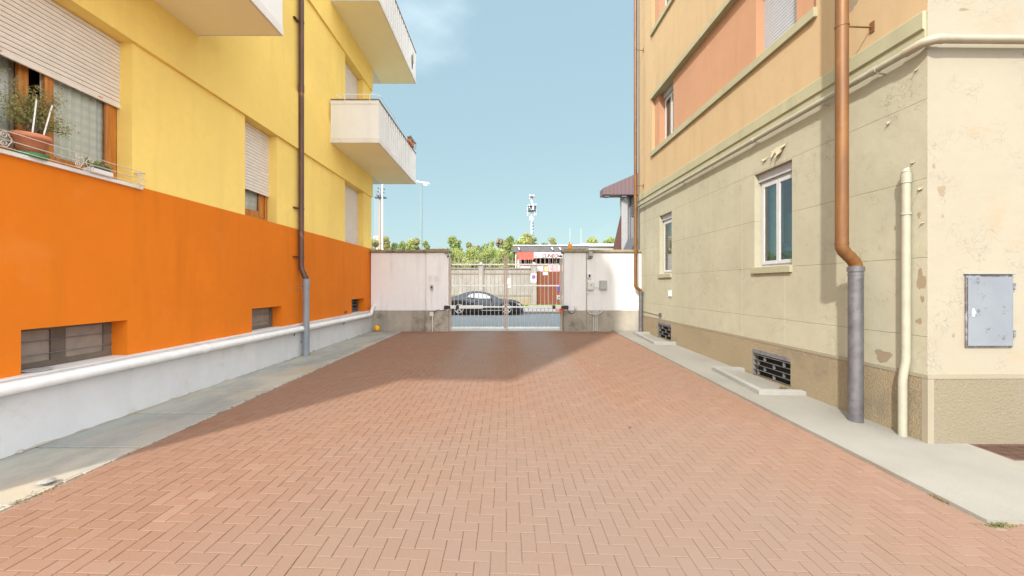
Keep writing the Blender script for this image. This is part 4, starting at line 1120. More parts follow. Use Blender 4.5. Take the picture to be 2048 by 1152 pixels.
for px, lb in ((894, 'small dark sensor high on the left pier edge'), (1124, 'small dark curled sensor bracket high on the right pier edge')):
    sg = 1 if px < 1000 else -1; t = thing('gate_sensor', lb, 'sensor', (gx(px), yf, gzz(509)))
    mb = MB().mat('darksteel').tube([(gx(px) - sg * .07, yf, gzz(508)), (gx(px) + sg * .04, yf - .08, gzz(507)), (gx(px) + sg * .07, yf - .08, gzz(511))], .015, 8); mb.build('arm', t)
    mb = MB().mat('darksteel').bbox(gx(px) + sg * .02, gx(px) + sg * .10, yf - .12, yf - .04, gzz(515), gzz(511), .01); mb.build('head', t)
bc = thing('beacon_lamp', 'amber gate beacon standing on top of the right gate pier', 'beacon', (gx(1141), YG + .1, 2.935))
mb = MB().mat('amber').lathe([(.075, 0), (.080, .02), (.080, .15), (.055, .185), (.02, .19)], (gx(1141), YG + .1, 2.936), 18); mb.build('lens', bc)
mb = MB().mat('black').tube([(gx(1141) - .02, YG + .1, 3.12), (gx(1141) - .02, YG + .1, 3.19)], .012, 8); mb.build('tip', bc)
def wbox(a, b, c, d, mat, label, depth=.08, extra=None, Yp=YG + .029, cat='junction box', name='junction_box'):
    t = thing(name, label, cat, (gx((a + b) / 2), Yp, gzz(d)))
    mb = MB().mat(mat).bbox(gx(a), gx(b), Yp - depth, Yp - .001, gzz(d), gzz(c), .012); h = mb.build('housing', t)
    mb = MB().mat(mat).bbox(gx(a) + .02, gx(b) - .02, Yp - depth - .006, Yp - depth - .0005, gzz(d) + .02, gzz(c) - .02, .003); mb.build('cover', t)
    return t
t = wbox(1176.5, 1185, 503.5, 513, 'greybox', 'grey box with cables below it, high on the white wall right of the gate')
mb = MB().mat('black')
for px in (1178, 1181, 1184): mb.tube([(gx(px), YG - .02, gzz(513)), (gx(px), YG - .02, gzz(516)), (gx(px) - .08, YG + .0, gzz(518))], .010, 6)
mb.build('cables', t)
mb = MB().mat('offwhite').tube([(gx(1186), YG, gzz(510)), (gx(1183), YG, gzz(517)), (gx(1174.5), YG, gzz(518)), (gx(1173.5), YG, gzz(500))], .012, 8); mb.build('conduit', t)
t = wbox(1174, 1182, 546, 557.5, 'white', 'small photocell box with dark window above the pale control box', .09)
mb = MB().mat('black').box(gx(1176.5), gx(1180), YG + .029 - .099, YG + .029 - .087, gzz(555), gzz(549)); mb.build('lens', t)
t = wbox(1174.5, 1187.5, 563.5, 580, 'offwhite', 'pale square control box on the white wall right of the gate', .10)
mb = MB().mat('greybox').lathe([(.03, YG - .078), (.03, YG - .086), (0, YG - .088)], (gx(1181), 0, gzz(570)), 14, 'y'); mb.build('dial', t)
mb = MB().mat('offwhite').tube([(gx(1178), YG, gzz(580)), (gx(1178), YG, gzz(587)), (gx(1175), YG, gzz(589.5)), (gx(1173.5), YG, gzz(586)), (gx(1173.5), YG, gzz(560))], .012, 8).tube([(gx(1187.5), YG, gzz(575)), (gx(1199), YG, gzz(575))], .012, 8); mb.build('conduit', t)
wbox(1199, 1213, 561, 579.5, 'greybox', 'light grey rounded meter box to the right of the pale control box', .12, cat='meter box', name='meter_box')
wbox(1148, 1153.5, 611.5, 618.5, 'offwhite', 'tiny pale box on the right pier with a black cable to the gate arm', .05, Yp=yf)
mb = MB().mat('black').tube([(gx(1150), yf - .03, gzz(618.5)), (gx(1148), yf - .03, gzz(625)), (gx(1143), yf - .03, gzz(627.5)), (gx(1138), yf - .03, gzz(625)), (gx(1134), yf - .03, gzz(618))], .009, 8)
tag(mb.build('cable', loc=(gx(1143), yf, gzz(627))), 'black cable hanging from the tiny pale box to the right gate arm', 'cable')
t = wbox(1184, 1197, 622, 631, 'greybox', 'grey box with three vertical conduits on the cement base right of the gate', .08, Yp=YG + .017)
mb = MB().mat('offwhite')
for px in (1187, 1190.5, 1194): mb.tube([(gx(px), YG - .01, gzz(631)), (gx(px), YG - .01, .02)], .016, 8)
mb.tube([(gx(1184), YG - .01, gzz(627)), (gx(1180), YG - .01, gzz(627)), (gx(1175.5), YG - .01, gzz(623)), (gx(1174), YG - .0, gzz(618))], .014, 8)
mb.tube([(gx(1197), YG - .01, gzz(627)), (gx(1201), YG - .01, gzz(625.5)), (gx(1204), YG - .01, gzz(621)), (gx(1205), YG - .0, gzz(617))], .014, 8); mb.build('conduit', t)
mb = MB().mat('cement'); mb.tube([(gx(1172.8), YG + .0, .0), (gx(1172.8), YG + .0, 2.78)], .014, 8); tag(mb.build('conduit', loc=(gx(1172.8), YG, 0)), 'thin vertical conduit in the angle between right pier and white wall', 'conduit')
mb = MB().mat('cement'); mb.tube([(gx(851), YG + .0, .0), (gx(851), YG + .0, .74)], .02, 8); tag(mb.build('conduit', loc=(gx(851), YG, 0)), 'short grey conduit in the angle beside the left pier base', 'conduit')

# ball
bl = thing('ball', 'old yellow ball lying at the foot of the left boundary wall', 'ball', (gx(754, 13.95), 13.95, .02))
r = .108; mb = MB().mat('ball'); mb.smooth = True
mb.lathe([(r * math.sin(t), -r * math.cos(t)) for t in [math.pi * k / 16 for k in range(17)]], (gx(754, 13.95), 13.95, .02 + r), 24); mb.build('skin', bl)
mb = MB(); mb.mat(plain('ball_panel', (.25, .10, .02), .5))
random.seed(9)
for k in range(9):
    d = Vector((random.gauss(0, 1), random.gauss(0, 1), random.gauss(0, 1))).normalized(); a = d.orthogonal().normalized(); b = d.cross(a)
    c = Vector((gx(754, 13.95), 13.95, .02 + r)); mb.poly([c + (d * 1 + (a * math.cos(t) + b * math.sin(t)) * .28).normalized() * (r + .001) for t in [q * 1.2566 for q in range(5)]])
mb.build('panels', bl)

# grass tufts and debris
def tuft(x, y, z, n, rad, h, mat, label, name='grass_tuft', cat='weed', seed=1, along=(1, 0), kind=None):
    random.seed(seed); mb = MB().mat(mat)
    for i in range(n):
        q = random.gauss(0, 1); px, py = x + along[0] * q * rad + random.gauss(0, rad * .25), y + along[1] * q * rad + random.gauss(0, rad * .25)
        a = random.uniform(0, 6.28); l = h * random.uniform(.4, 1.2); lean = random.uniform(.2, 1.0) * l; w = .0035
        d = Vector((math.cos(a), math.sin(a), 0)); s_ = Vector((-d.y, d.x, 0)) * w; b = Vector((px, py, z))
        m_ = b + d * lean * .4 + Vector((0, 0, l * .6)); t_ = b + d * lean + Vector((0, 0, l * .75))
        mb.add([b - s_, b + s_, m_ + s_ * .8, m_ - s_ * .8, t_], [(0, 1, 2, 3), (3, 2, 4)], False)
    tag(mb.build(name, loc=(x, y, z)), label, cat, kind=kind)
tuft(3.83, 3.10, gz(3.83, 3.1) + .0, 110, .05, .028, 'greengrass', 'green yellow grass tuft at the near corner of the right pavement', seed=1, kind='stuff')
tuft(4.25, 3.11, gz(4.25, 3.1) + .0, 60, .07, .035, 'drygrass', 'thin dry grass along the near end of the right pavement', seed=2, kind='stuff')
tuft(3.765, 3.47, gz(3.77, 3.5) + .0, 70, .04, .022, 'drygrass', 'small dry grass tuft in the joint along the right pavement edge', seed=3, along=(.1, 1))
tuft(4.68, 6.75, gz(4.7, 6.8) + .03, 70, .03, .10, 'drygrass', 'dry weed growing in front of the larger basement grille', seed=4)
tuft(-3.70, 3.12, .0, 180, .12, .014, 'drygrass', 'patch of dry straw between the left pavement and the pavers', seed=5, along=(.1, 1), kind='stuff')
def debris(x, y, rx, ry, mat, label):
    random.seed(int(x * 100)); mb = MB().mat(mat); z = gz(x, y) + .006
    pts = [(x + rx * random.uniform(.6, 1.1) * math.cos(k * .785), y + ry * random.uniform(.6, 1.1) * math.sin(k * .785)) for k in range(8)]
    vs = [(p[0], p[1], z) for p in pts] + [(x + (p[0] - x) * .6, y + (p[1] - y) * .6, z + .008) for p in pts]
    mb.add(vs, [tuple(range(8, 16))] + [(k, (k + 1) % 8, 8 + (k + 1) % 8, 8 + k) for k in range(8)]); tag(mb.build('fallen_leaf', loc=(x, y, z)), label, 'leaf')
debris(2.98, 2.33, .018, .010, 'dryleaf', 'dark curled leaf on the pavers in the bottom right corner')
debris(1.54, 4.96, .02, .012, 'dryleaf', 'dark leaf fragment on the pavers right of centre')
mb = MB().mat('slabs'); mb.mats[0] = M['kerb']
random.seed(14)
mb.lathe([(.05 * math.sin(t) * random.uniform(.7, 1.25), .024 * math.cos(t)) for t in [math.pi * k / 7 for k in range(8)]], (-3.79, 3.28, .03), 9, smooth=False)
tag(mb.build('stone', loc=(-3.79, 3.28, .0)), 'rough pale stone on the near edge of the left pavement', 'stone')
mb = MB().mat('cement'); mb.add([(-4.778, 3.86, .01), (-4.73, 3.90, .012), (-4.778, 3.97, .01), (-4.77, 3.91, .035)], [(0, 1, 3), (1, 2, 3), (2, 0, 3)]); tag(mb.build('mortar_lump', loc=(-4.75, 3.95, 0)), 'small grey mortar lump at the foot of the white plinth', 'mortar')
# joint moss / dirt along left pavement edge
mb = MB().mat('cement'); random.seed(6)
y = -1
while y < 14:
    l = random.uniform(.05, .25); w = random.uniform(.006, .022)
    mb.box(-3.708 - w, -3.700 + w * .4, y, y + l, -.006, random.uniform(.002, .008)); y += l + random.uniform(0, .1)
o = mb.build('joint_dirt')
mb = MB().mat('cement'); random.seed(61); y = 2.6
while y < 13.9:
    l = random.uniform(.06, .4); w = random.uniform(.006, .03)
    mb.add([(XP - .001, y, .012), (XP + w, y + l * .3, .0125), (XP + w * .6, y + l * .8, .0125), (XP - .001, y + l, .012), (XP - .001, y + l * .5, .012 + w)], [(0, 1, 4), (1, 2, 4), (2, 3, 4), (0, 3, 2, 1)]); y += l + random.uniform(0, .2)
tag(mb.build('wall_foot_dirt'), 'crumbly dirt line where the white plinth meets the left pavement', 'dirt', kind='stuff')
mb = MB().mat('drygrass'); mb.mats[0] = plain('grit', (.30, .22, .16), .9, var=.5, scale=30); random.seed(62)
for i in range(420):
    x = random.uniform(-3.6, 3.7) if i % 3 else random.choice((-3.62, 3.70)) + random.gauss(0, .06); y = random.uniform(1.9, 13.5) ** 1.0; r_ = random.uniform(.002, .006); z = gz(x, y) + .001
    mb.add([(x - r_, y - r_ * .6, z), (x + r_, y - r_ * .4, z), (x + r_ * .7, y + r_, z), (x - r_ * .8, y + r_ * .8, z), (x, y, z + r_)], [(0, 1, 4), (1, 2, 4), (2, 3, 4), (3, 0, 4)])
tag(mb.build('loose_grit'), 'scattered fine grit and crumbs lying on the brick paving', 'grit', kind='stuff')
o = bpy.data.objects['joint_dirt']; tag(o, 'line of dirt and moss in the joint along the left pavement', 'moss', kind='stuff')

# ================================================================== BEYOND THE GATE
def fx(px, Y): return (px - CX) * Y / F
# car
def car():
    Yc = 22.75; W = .92
    x_of = lambda px: (px - CX) * 21.9 / F
    k = 21.9 / F
    z0 = 0.0
    def zz(py): return max(0, (629.3 - py) * k)
    t = thing('parked_car', 'dark blue low slung coupe parked along the far kerb, seen through the gate bars', 'car', (x_of(965), Yc, 0))
    # px stations: roof/hood line, belt line, bottom, half width factor
    st = [(884, 606, 606, 622, .66), (887, 597, 600, 624, .80), (893, 595, 598.5, 624.5, .90), (903, 593.3, 597.5, 625, .97), (912, 591, 597, 625, .99), (920, 588, 597, 625, 1.0),
          (928, 585.2, 596.8, 625, 1.0), (936, 583.2, 596.6, 625.4, 1.0), (945, 582, 596.8, 625.6, .99), (955, 582, 597.2, 625.6, .985), (965, 583, 597.4, 625.6, .98), (975, 585.6, 597.6, 625.6, .98),
          (984, 589.2, 597.6, 625.6, .98), (992, 593.2, 597.8, 625.6, .99), (998, 596.2, 598.0, 625.4, 1.0), (1006, 596.6, 598.4, 625, 1.0), (1014, 597, 599, 625, 1.0), (1024, 598.5, 600.5, 625, .99),
          (1033, 600.6, 603, 625, .95), (1040, 604, 606.5, 625, .87), (1045, 609, 611, 624.5, .76), (1047.3, 615, 616, 623.5, .64)]
    body = MB().mat('carpaint'); body.smooth = True; glassm = MB().mat('carglass')
    rows = []
    for px, pr, pb, pbot, w in st:
        x = x_of(px); zr, zb, z0_ = zz(pr), zz(pb), zz(pbot); hw = W * w; cab = max(0, min(1, (zr - zb) / .35))
        wr = hw * (.93 - .28 * cab)
        zm = z0_ + (zb - z0_) * .35; zu = z0_ + (zb - z0_) * .72
        half = [(hw * .90, z0_), (hw * .985, z0_ + .06), (hw * 1.0, zm), (hw * .985, zu), (hw * .93, zb - .01), (hw * .90, zb), (wr + .04, zb + (zr - zb) * .55 + .0), (wr - .02, zr - (zr - zb) * .12 - .002), (wr * .75, zr - .004), (0, zr + .01)]
        rows.append((x, half))
    n = len(rows[0][1])
    vs = []
    for x, half in rows:
        vs += [(x, Yc - a, b) for a, b in half] + [(x, Yc + a, b) for a, b in half[-2::-1]]
    m = 2 * n - 1
    for i in range(len(rows) - 1):
        pxa = st[i][0]
        for j in range(m - 1):
            f = (i * m + j, (i + 1) * m + j, (i + 1) * m + j + 1, i * m + j + 1)
            body.add([vs[q] for q in f], [(0, 1, 2, 3)], True)
    body.add([vs[q] for q in range(m)], [tuple(range(m))]); body.add([vs[(len(rows) - 1) * m + q] for q in range(m)], [tuple(range(m))])
    o = body.build('body', t)
    import bmesh
    b_ = bmesh.new(); b_.from_mesh(o.data); bmesh.ops.remove_doubles(b_, verts=b_.verts, dist=.001); bmesh.ops.recalc_face_normals(b_, faces=b_.faces); b_.to_mesh(o.data); b_.free()
    for p in o.data.polygons: p.use_smooth = True
    # side window following silhouette, near and far side
    def outline(pts, off):
        r_ = []
        for px, py in pts:
            x = x_of(px); z = zz(py)
            # interpolate section
            for i in range(len(st) - 1):
                if st[i][0] <= px <= st[i + 1][0]:
                    f = (px - st[i][0]) / (st[i + 1][0] - st[i][0]); break
            def L(q): return st[i][q] * (1 - f) + st[i + 1][q] * f
            zr, zb = zz(L(1)), zz(L(2)); hw = W * L(4); cab = max(0, min(1, (zr - zb) / .35)); wr = hw * (.93 - .28 * cab)
            prof = [(hw * .93, zb - .01), (hw * .90, zb), (wr + .04, zb + (zr - zb) * .55), (wr - .02, zr - (zr - zb) * .12)]
            a = prof[-1][0]
            for q in range(3):
                if prof[q][1] <= z <= prof[q + 1][1]:
                    g = (z - prof[q][1]) / (prof[q + 1][1] - prof[q][1] + 1e-6); a = prof[q][0] * (1 - g) + prof[q + 1][0] * g; break
            r_.append((x, a + off, z))
        return r_
    top = [(934, 592.2), (937, 588.6), (943, 586), (950, 584.9), (958, 584.8), (966, 586), (974, 588.6), (981, 592), (984, 594.5)]
    bot = [(934, 593.2), (937, 594.2), (943, 595.2), (950, 596), (958, 596.6), (966, 596.8), (974, 597), (981, 597.0), (984, 597)]
    for sg in (-1, 1):
        T_ = outline([(a, b) for a, b in top], .006); B_ = outline([(a, b) for a, b in bot], .006)
        mb = MB().mat('carglass'); mb.smooth = True
        vs = [(x, Yc + sg * a, z) for x, a, z in B_] + [(x, Yc + sg * a, z) for x, a, z in T_]; q = len(B_)
        mb.add(vs, [(i, i + 1, i + 1 + q, i + q) for i in range(q - 1)], True); g = mb.build('side_window', t)
        mb = MB().mat('black'); mb.tube([(x, Yc + sg * (a + .004), z) for x, a, z in T_], .014, 6); mb.tube([(x, Yc + sg * (a + .004), z) for x, a, z in B_], .012, 6)
        p1, p2 = outline([(947, 585.4), (947, 595.8)], .012); mb.tube([(p1[0], Yc + sg * p1[1], p1[2]), (p2[0], Yc + sg * p2[1], p2[2])], .018, 6); mb.build('window_trim', g)
        mb = MB().mat('carpaint'); x = x_of(982); mb.bbox(x - .06, x + .06, Yc + sg * (W * .92), Yc + sg * (W * 1.08), zz(598.5), zz(594), .03); mb.build('mirror', t)
        mb = MB().mat('darksteel'); mb.box(x_of(951), x_of(957), Yc + sg * (W * .985), Yc + sg * (W * .985 + .02), zz(602.2), zz(601.2)); mb.build('door_handle', t)
        mb = MB().mat('rim'); mb.box(x_of(962), x_of(1003), Yc + sg * (W * .99), Yc + sg * (W + .012), zz(620.2), zz(619.2)); mb.build('side_trim', t)
        for px, r in ((918.5, .355), (1013.5, .355)):
            x = x_of(px); yw = Yc + sg * (W - .10)
            mb = MB().mat('black').lathe([(0, Yc + sg * (W * .80)), (r + .045, Yc + sg * (W * .80)), (r + .045, Yc + sg * (W + .003)), (r + .0, Yc + sg * (W + .003))], (x, 0, r + .005), 28, 'y'); mb.build('wheel_arch', t)
            mb = MB().mat('rubber').lathe([(r * .70, yw - .10), (r * .95, yw - .11), (r, yw - .08), (r, yw + .08), (r * .95, yw + .11), (r * .70, yw + .11 * 1)], (x, 0, r), 32, 'y')
            wh = mb.build('wheel', t)
            mb = MB().mat('rim'); ys_ = yw + sg * .105
            mb.lathe([(r * .72, ys_), (r * .66, ys_ + sg * .008), (r * .62, ys_ - sg * .03)], (x, 0, r), 32, 'y')
            for q in range(5):
                a = q * 1.2566 + .3; d = Vector((math.cos(a), 0, math.sin(a))); e = Vector((-d.z, 0, d.x)); c = Vector((x, ys_ - sg * .005, r))
                mb.add([c - e * .05, c + e * .05, c + d * r * .67 + e * .035, c + d * r * .67 - e * .035, c - e * .05 - Vector((0, sg * .03, 0)), c + e * .05 - Vector((0, sg * .03, 0)), c + d * r * .67 + e * .035 - Vector((0, sg * .03, 0)), c + d * r * .67 - e * .035 - Vector((0, sg * .03, 0))],
                       [(0, 1, 2, 3), (0, 3, 7, 4), (1, 2, 6, 5)], False)
            mb.lathe([(0, ys_ + sg * .012), (.05, ys_ + sg * .010), (.06, ys_)], (x, 0, r), 16, 'y')
            mb.mat('darksteel').lathe([(0, ys_ - sg * .06), (r * .70, ys_ - sg * .06)], (x, 0, r), 24, 'y'); mb.build('rim', wh)
        mb = MB().mat('lamp'); x = x_of(1036)
        pts = [(1034, 606.5), (1038, 606), (1042, 609), (1041.5, 610.8), (1037, 609.5)]
        off = {1034: .945, 1038: .905, 1042: .83, 1041.5: .845, 1037: .92}
        mb.poly([(x_of(a), Yc + sg * (W * off[a] + .012), zz(b)) for a, b in pts]); mb.poly([(x_of(a), Yc + sg * (W * off[a] - .02), zz(b)) for a, b in pts]); mb.build('headlight', t)
        mb = MB().mat('redlamp'); mb.bbox(x_of(885.5), x_of(891), Yc + sg * .60, Yc + sg * .80, zz(608), zz(600), .02); mb.build('tail_light', t)
    mb = MB().mat('carglass'); 
    def sec(px):
        for i in range(len(st) - 1):
            if st[i][0] <= px <= st[i + 1][0]: f = (px - st[i][0]) / (st[i + 1][0] - st[i][0]); return [st[i][q] * (1 - f) + st[i + 1][q] * f for q in range(5)]
    for a, b, nm in ((976, 996, 'windscreen'), (906, 932, 'rear_window')):
        mb = MB().mat('carglass'); vs = []
        for i in range(5):
            px = a + (b - a) * i / 4; S = sec(px); zr, zb = zz(S[1]), zz(S[2]); hw = W * S[4]; cab = max(0, min(1, (zr - zb) / .35)); wr = hw * (.93 - .28 * cab)
            vs += [(x_of(px), Yc - wr * .72, zr + .006), (x_of(px), Yc, zr + .018), (x_of(px), Yc + wr * .72, zr + .006)]
        mb.add(vs, [(3 * i + j, 3 * i + j + 1, 3 * i + j + 4, 3 * i + j + 3) for i in range(4) for j in range(2)], True); mb.build(nm, t)
    mb = MB().mat('black').box(x_of(886), x_of(1044), Yc - W * .75, Yc + W * .75, .14, .30); mb.build('underbody', t)
car()

# far wall with pillars
YW = 31.0
def farwall(x0, x1, label):
    t = thing('boundary_wall', label, 'wall', ((x0 + x1) / 2, YW, 0))
    mb = MB().mat('farwall').box(x0, x1, YW, YW + .3, -.02, Zp(547, YW)); mb.build('wall', t)
    mb = MB().mat('farwall').box(x0, x1, YW + .03, YW + .27, Zp(547, YW), Zp(538, YW))
    mb.mat('fartrim').box(x0, x1, YW - .05, YW + .35, Zp(538, YW), Zp(535.5, YW)); mb.box(x0, x1, YW - .05, YW - .001, Zp(548, YW), Zp(545.8, YW)); mb.box(x0, x1, YW - .04, YW - .001, Zp(592, YW), Zp(589.5, YW)); mb.build('moulding', t)
    mb = MB().mat('fartrim'); mb.mats[0] = stucco('tan_lower_render', (.32, .25, .17), .15, 10, .3, .2)
    mb.box(x0, x1, YW - .02, YW - .001, -.02, Zp(597, YW)); mb.build('base', t)
xg0, xg1 = fx(1073, YW), fx(1142, YW)
farwall(-45, fx(1062, YW), 'weathered grey wall across the road behind the dark car')
farwall(fx(1153, YW), 45, 'weathered grey wall across the road right of the brown gate')
for px in (962, 1067.5, 1147.5, 856, 750, 640):
    lb = {962: 'weathered pillar with pyramid cap behind the left gate leaf', 1067.5: 'weathered pillar carrying the small no parking board beside the brown gate', 1147.5: 'weathered pillar at the far side of the brown gate', 856: 'weathered pillar across the road hidden behind the left gate pier', 750: 'weathered pillar across the road near the left building end', 640: 'weathered pillar across the road behind the yellow building'}[px]
    x = fx(px, YW); t = thing('wall_pillar', lb, 'pillar', (x, YW, 0), 'pillars of the wall across the road')
    mb = MB().mat('farwall').bbox(x - .2, x + .2, YW - .12, YW + .42, -.02, Zp(531, YW), .01); mb.build('shaft', t)
    z = Zp(531, YW); mb = MB().mat('farwall'); mb.box(x - .25, x + .25, YW - .17, YW + .47, z, z + .07)
    mb.add([(x - .22, YW - .14, z + .07), (x + .22, YW - .14, z + .07), (x + .22, YW + .44, z + .07), (x - .22, YW + .44, z + .07), (x - .06, YW + .09, z + .27), (x + .06, YW + .09, z + .27), (x + .06, YW + .21, z + .27), (x - .06, YW + .21, z + .27)], [(0, 1, 5, 4), (1, 2, 6, 5), (2, 3, 7, 6), (3, 0, 4, 7), (4, 5, 6, 7)]); mb.build('cap', t)
bgate = thing('sheet_metal_gate', 'tall rust brown sheet metal gate across the road', 'gate', ((xg0 + xg1) / 2, YW, 0))
zt = Zp(543, YW)
n = 3
for i in range(n):
    a, b = xg0 + (xg1 - xg0) * i / n, xg0 + (xg1 - xg0) * (i + 1) / n
    mb = MB().mat('brownmetal').bbox(a + .008, b - .008, YW + .06, YW + .10, .05, zt, .006); mb.box(a + .01, b - .01, YW + .052, YW + .059, Zp(580, YW), Zp(579, YW)); mb.build('panel', bgate)
mb = MB().mat('papers').box(fx(1086, YW), fx(1095, YW), YW + .03, YW + .05, Zp(550, YW), Zp(544, YW)); tag(mb.build('notice', loc=(fx(1090, YW), YW, Zp(547, YW))), 'white notice at the top of the brown sheet metal gate', 'notice')
# banners above the wall / gate
for a, b, c, d, mat, lb in ((1041, 1061, 533, 541, 'papers', 'row of white panels above the weathered wall left of the pillar'), (1073, 1086, 533, 542.5, 'papers', 'white panel above the brown gate next to the pillar'), (1088, 1095.5, 533, 542.5, 'yellowb', 'pale yellow panel above the brown gate'), (1096, 1145, 531, 542.5, 'pinkb', 'long pink and white banner above the brown gate')):
    t = thing('banner', lb, 'banner', (fx(a, YW + .5), YW + .5, Zp(d, YW)))
    mb = MB().mat(mat).box(fx(a, YW + .5), fx(b, YW + .5), YW + .5, YW + .53, Zp(d, YW + .5), Zp(c, YW + .5)); mb.build('sheet', t)
    mb = MB().mat('darksteel')
    for x in (fx(a, YW + .5) + .05, fx(b, YW + .5) - .05): mb.tube([(x, YW + .56, 0), (x, YW + .56, Zp(c, YW + .5))], .025, 6)
    mb.build('posts', t)
# no parking board on pillar
def nopark(mb, x, y, z, r):
    mb.mat('signred').lathe([(0, y), (r, y), (r, y + .01), (0, y + .01)], (x, 0, z), 32, 'y', False)
    mb.mat('signblue').lathe([(0, y - .004), (r * .80, y - .004), (r * .80, y - .001)], (x, 0, z), 32, 'y', False)
    w = r * .11; q = r * .80 * .7071
    a = Vector((x - q, y - .007, z + q)); b = Vector((x + q, y - .007, z - q)); nn = Vector((.7071, 0, .7071)) * w
    mb.mat('signred').quad(a - nn, b - nn, b + nn, a + nn)
sg = thing('no_parking_board', 'white board with small no parking disc on the pillar left of the brown gate', 'sign', (fx(1067, YW), YW - .13, 1.5))
mb = MB().mat('white').bbox(fx(1061.5, YW), fx(1072.5, YW), YW - .16, YW - .14, Zp(565, YW), Zp(547, YW), .006); mb.build('board', sg)
mb = MB(); nopark(mb, fx(1067, YW), YW - .175, Zp(554, YW), .165); mb.build('disc', sg)
mb = MB().mat('greybox')
for k in range(3): mb.box(fx(1064, YW), fx(1070.5 - k, YW), YW - .164, YW - .1605, Zp(560 + k * 1.6, YW), Zp(559.4 + k * 1.6, YW))
mb.build('lettering', sg)
Yn = 23.6
sg = thing('no_parking_sign', 'round blue and red no parking sign on a post in front of the brown gate', 'sign', (fx(1122.5, Yn), Yn, .1))
x = fx(1122.5, Yn)
mb = MB(); nopark(mb, x, Yn - .06, Zp(575.5, Yn), .29)
mb.mat('greybox').lathe([(0, Yn - .045), (.29, Yn - .045)], (x, 0, Zp(575.5, Yn)), 32, 'y', False); mb.build('disc', sg)
mb = MB().mat('white').bbox(x - .28, x + .28, Yn - .06, Yn - .045, Zp(598.5, Yn), Zp(590.5, Yn), .004)
mb.mat('black'); 
for k in range(5): mb.box(x - .20 + k * .085, x - .14 + k * .085, Yn - .064, Yn - .0605, Zp(596, Yn), Zp(593.6, Yn))
mb.build('plate', sg)
mb = MB().mat('darksteel').tube([(x, Yn, .1), (x, Yn, Zp(566, Yn))], .03, 10); mb.build('post', sg)
mb = MB().mat('yellowb').tube([(x, Yn, .1), (x, Yn, Zp(612, Yn))], [.10, .05], 12); mb.build('foot', sg)
# posters on wall behind
Yq = YW - .001
mb = MB().mat('papers').box(fx(1014.5, YW), fx(1021, YW), YW - .03, YW - .005, Zp(568, YW), Zp(557, YW)); mb.box(fx(1014.5, YW), fx(1021, YW), YW - .035, YW - .01, Zp(575.5, YW), Zp(569.5, YW)); mb.mat('yellowb').box(fx(1016, YW), fx(1018.5, YW), YW - .034, YW - .031, Zp(566, YW), Zp(560, YW))
tag(mb.build('poster', loc=(fx(1017, YW), YW, 1.7)), 'narrow white poster on the weathered wall beside the centre of the gate', 'poster')

# club kiosk
Yk = 38.0
kx0, kx1 = fx(1030, Yk), fx(1172, Yk)
kb = thing('sports_kiosk', 'low building with dark eaves, red and white name board and window strip beyond the wall', 'building', ((kx0 + kx1) / 2, Yk, 0))
mb = MB().mat('kiosk').box(kx0 + .5, kx1 - .1, Yk + .2, Yk + 5, 0, Zp(527, Yk)).box(kx0 + .5, kx1 - .1, Yk + .6, Yk + 5, Zp(527, Yk), Zp(495, Yk)); mb.build('wall', kb)
mb = MB().mat('kioskdark'); za = Zp(494, Yk)
mb.prism([(Yk - 1.2, Zp(504, Yk - 1.2)), (Yk - 1.2, za), (Yk + 5.5, za + .3), (Yk + 5.5, za - .1), (Yk - .2, Zp(505, Yk))], 'x', kx0 - .15, kx1)
rf = mb.build('roof', kb)
mb = MB().mat('white').box(kx0 - .2, kx1 + .02, Yk - 1.26, Yk - 1.1, za + .0, za + .07); mb.build('gutter', rf)
for px in (1036, 1100, 1115):
    mb = MB().mat('white').tube([(fx(px, Yk), Yk - 1.22, Zp(498, Yk)), (fx(px, Yk) + .05, Yk - 1.45, Zp(499.5, Yk)), (fx(px, Yk) + .1, Yk - 1.5, Zp(502, Yk))], .05, 6); mb.build('spotlight', kb)
Ys = Yk - 1.24
nb_ = MB().mat('papers').box(fx(1068, Ys), kx1 - .3, Ys, Ys + .05, Zp(516, Ys), Zp(504.8, Ys)); nb_.mat('bannerred').box(fx(1035, Ys), fx(1068, Ys) - .001, Ys, Ys + .05, Zp(519, Ys), Zp(504.5, Ys)); bd = nb_.build('name_board', kb)
def text(body, size, x, y, z, shear, mat, parent, name='lettering'):
    cu = bpy.data.curves.new('txt', 'FONT'); cu.body = body; cu.size = size; cu.shear = shear; cu.extrude = .004; cu.offset = size * .03
    o = bpy.data.objects.new('txt', cu); COL.objects.link(o); bpy.context.view_layer.update()
    me = bpy.data.meshes.new_from_object(o.evaluated_get(bpy.context.evaluated_depsgraph_get()))
    bpy.data.objects.remove(o)
    T_ = Matrix.Translation((x, y, z)) @ Matrix.Rotation(R(90), 4, 'X')
    W = WM[parent.name]; me.transform(W.inverted() @ T_); me.materials.clear(); me.materials.append(M[mat])
    for p in me.polygons: p.material_index = 0
    ob = bpy.data.objects.new(name, me); COL.objects.link(ob); ob.parent = parent; WM[ob.name] = W; return ob
text('A.C.', .25, fx(1069.5, Ys), Ys - .02, Zp(514.6, Ys), .3, 'bannertext', bd)
text('CUNEO', .44, fx(1082.0, Ys), Ys - .02, Zp(514.8, Ys), .35, 'bannertext', bd)
text('1905', .27, fx(1112.5, Ys), Ys - .02, Zp(514.6, Ys), .3, 'bannertext', bd)
mb = MB().mat('dark').box(kx0 + .6, kx1 - .2, Yk + .35, Yk + .5, Zp(528, Yk), Zp(516, Yk)); mb.build('window_strip', kb)
for i in range(14):
    x = kx0 + .6 + i * (kx1 - kx0 - .8) / 13; mb = MB().mat('kiosk').box(x - .06, x + .06, Yk + .2, Yk + .34, Zp(528, Yk), Zp(515, Yk)); mb.build('mullion', kb)
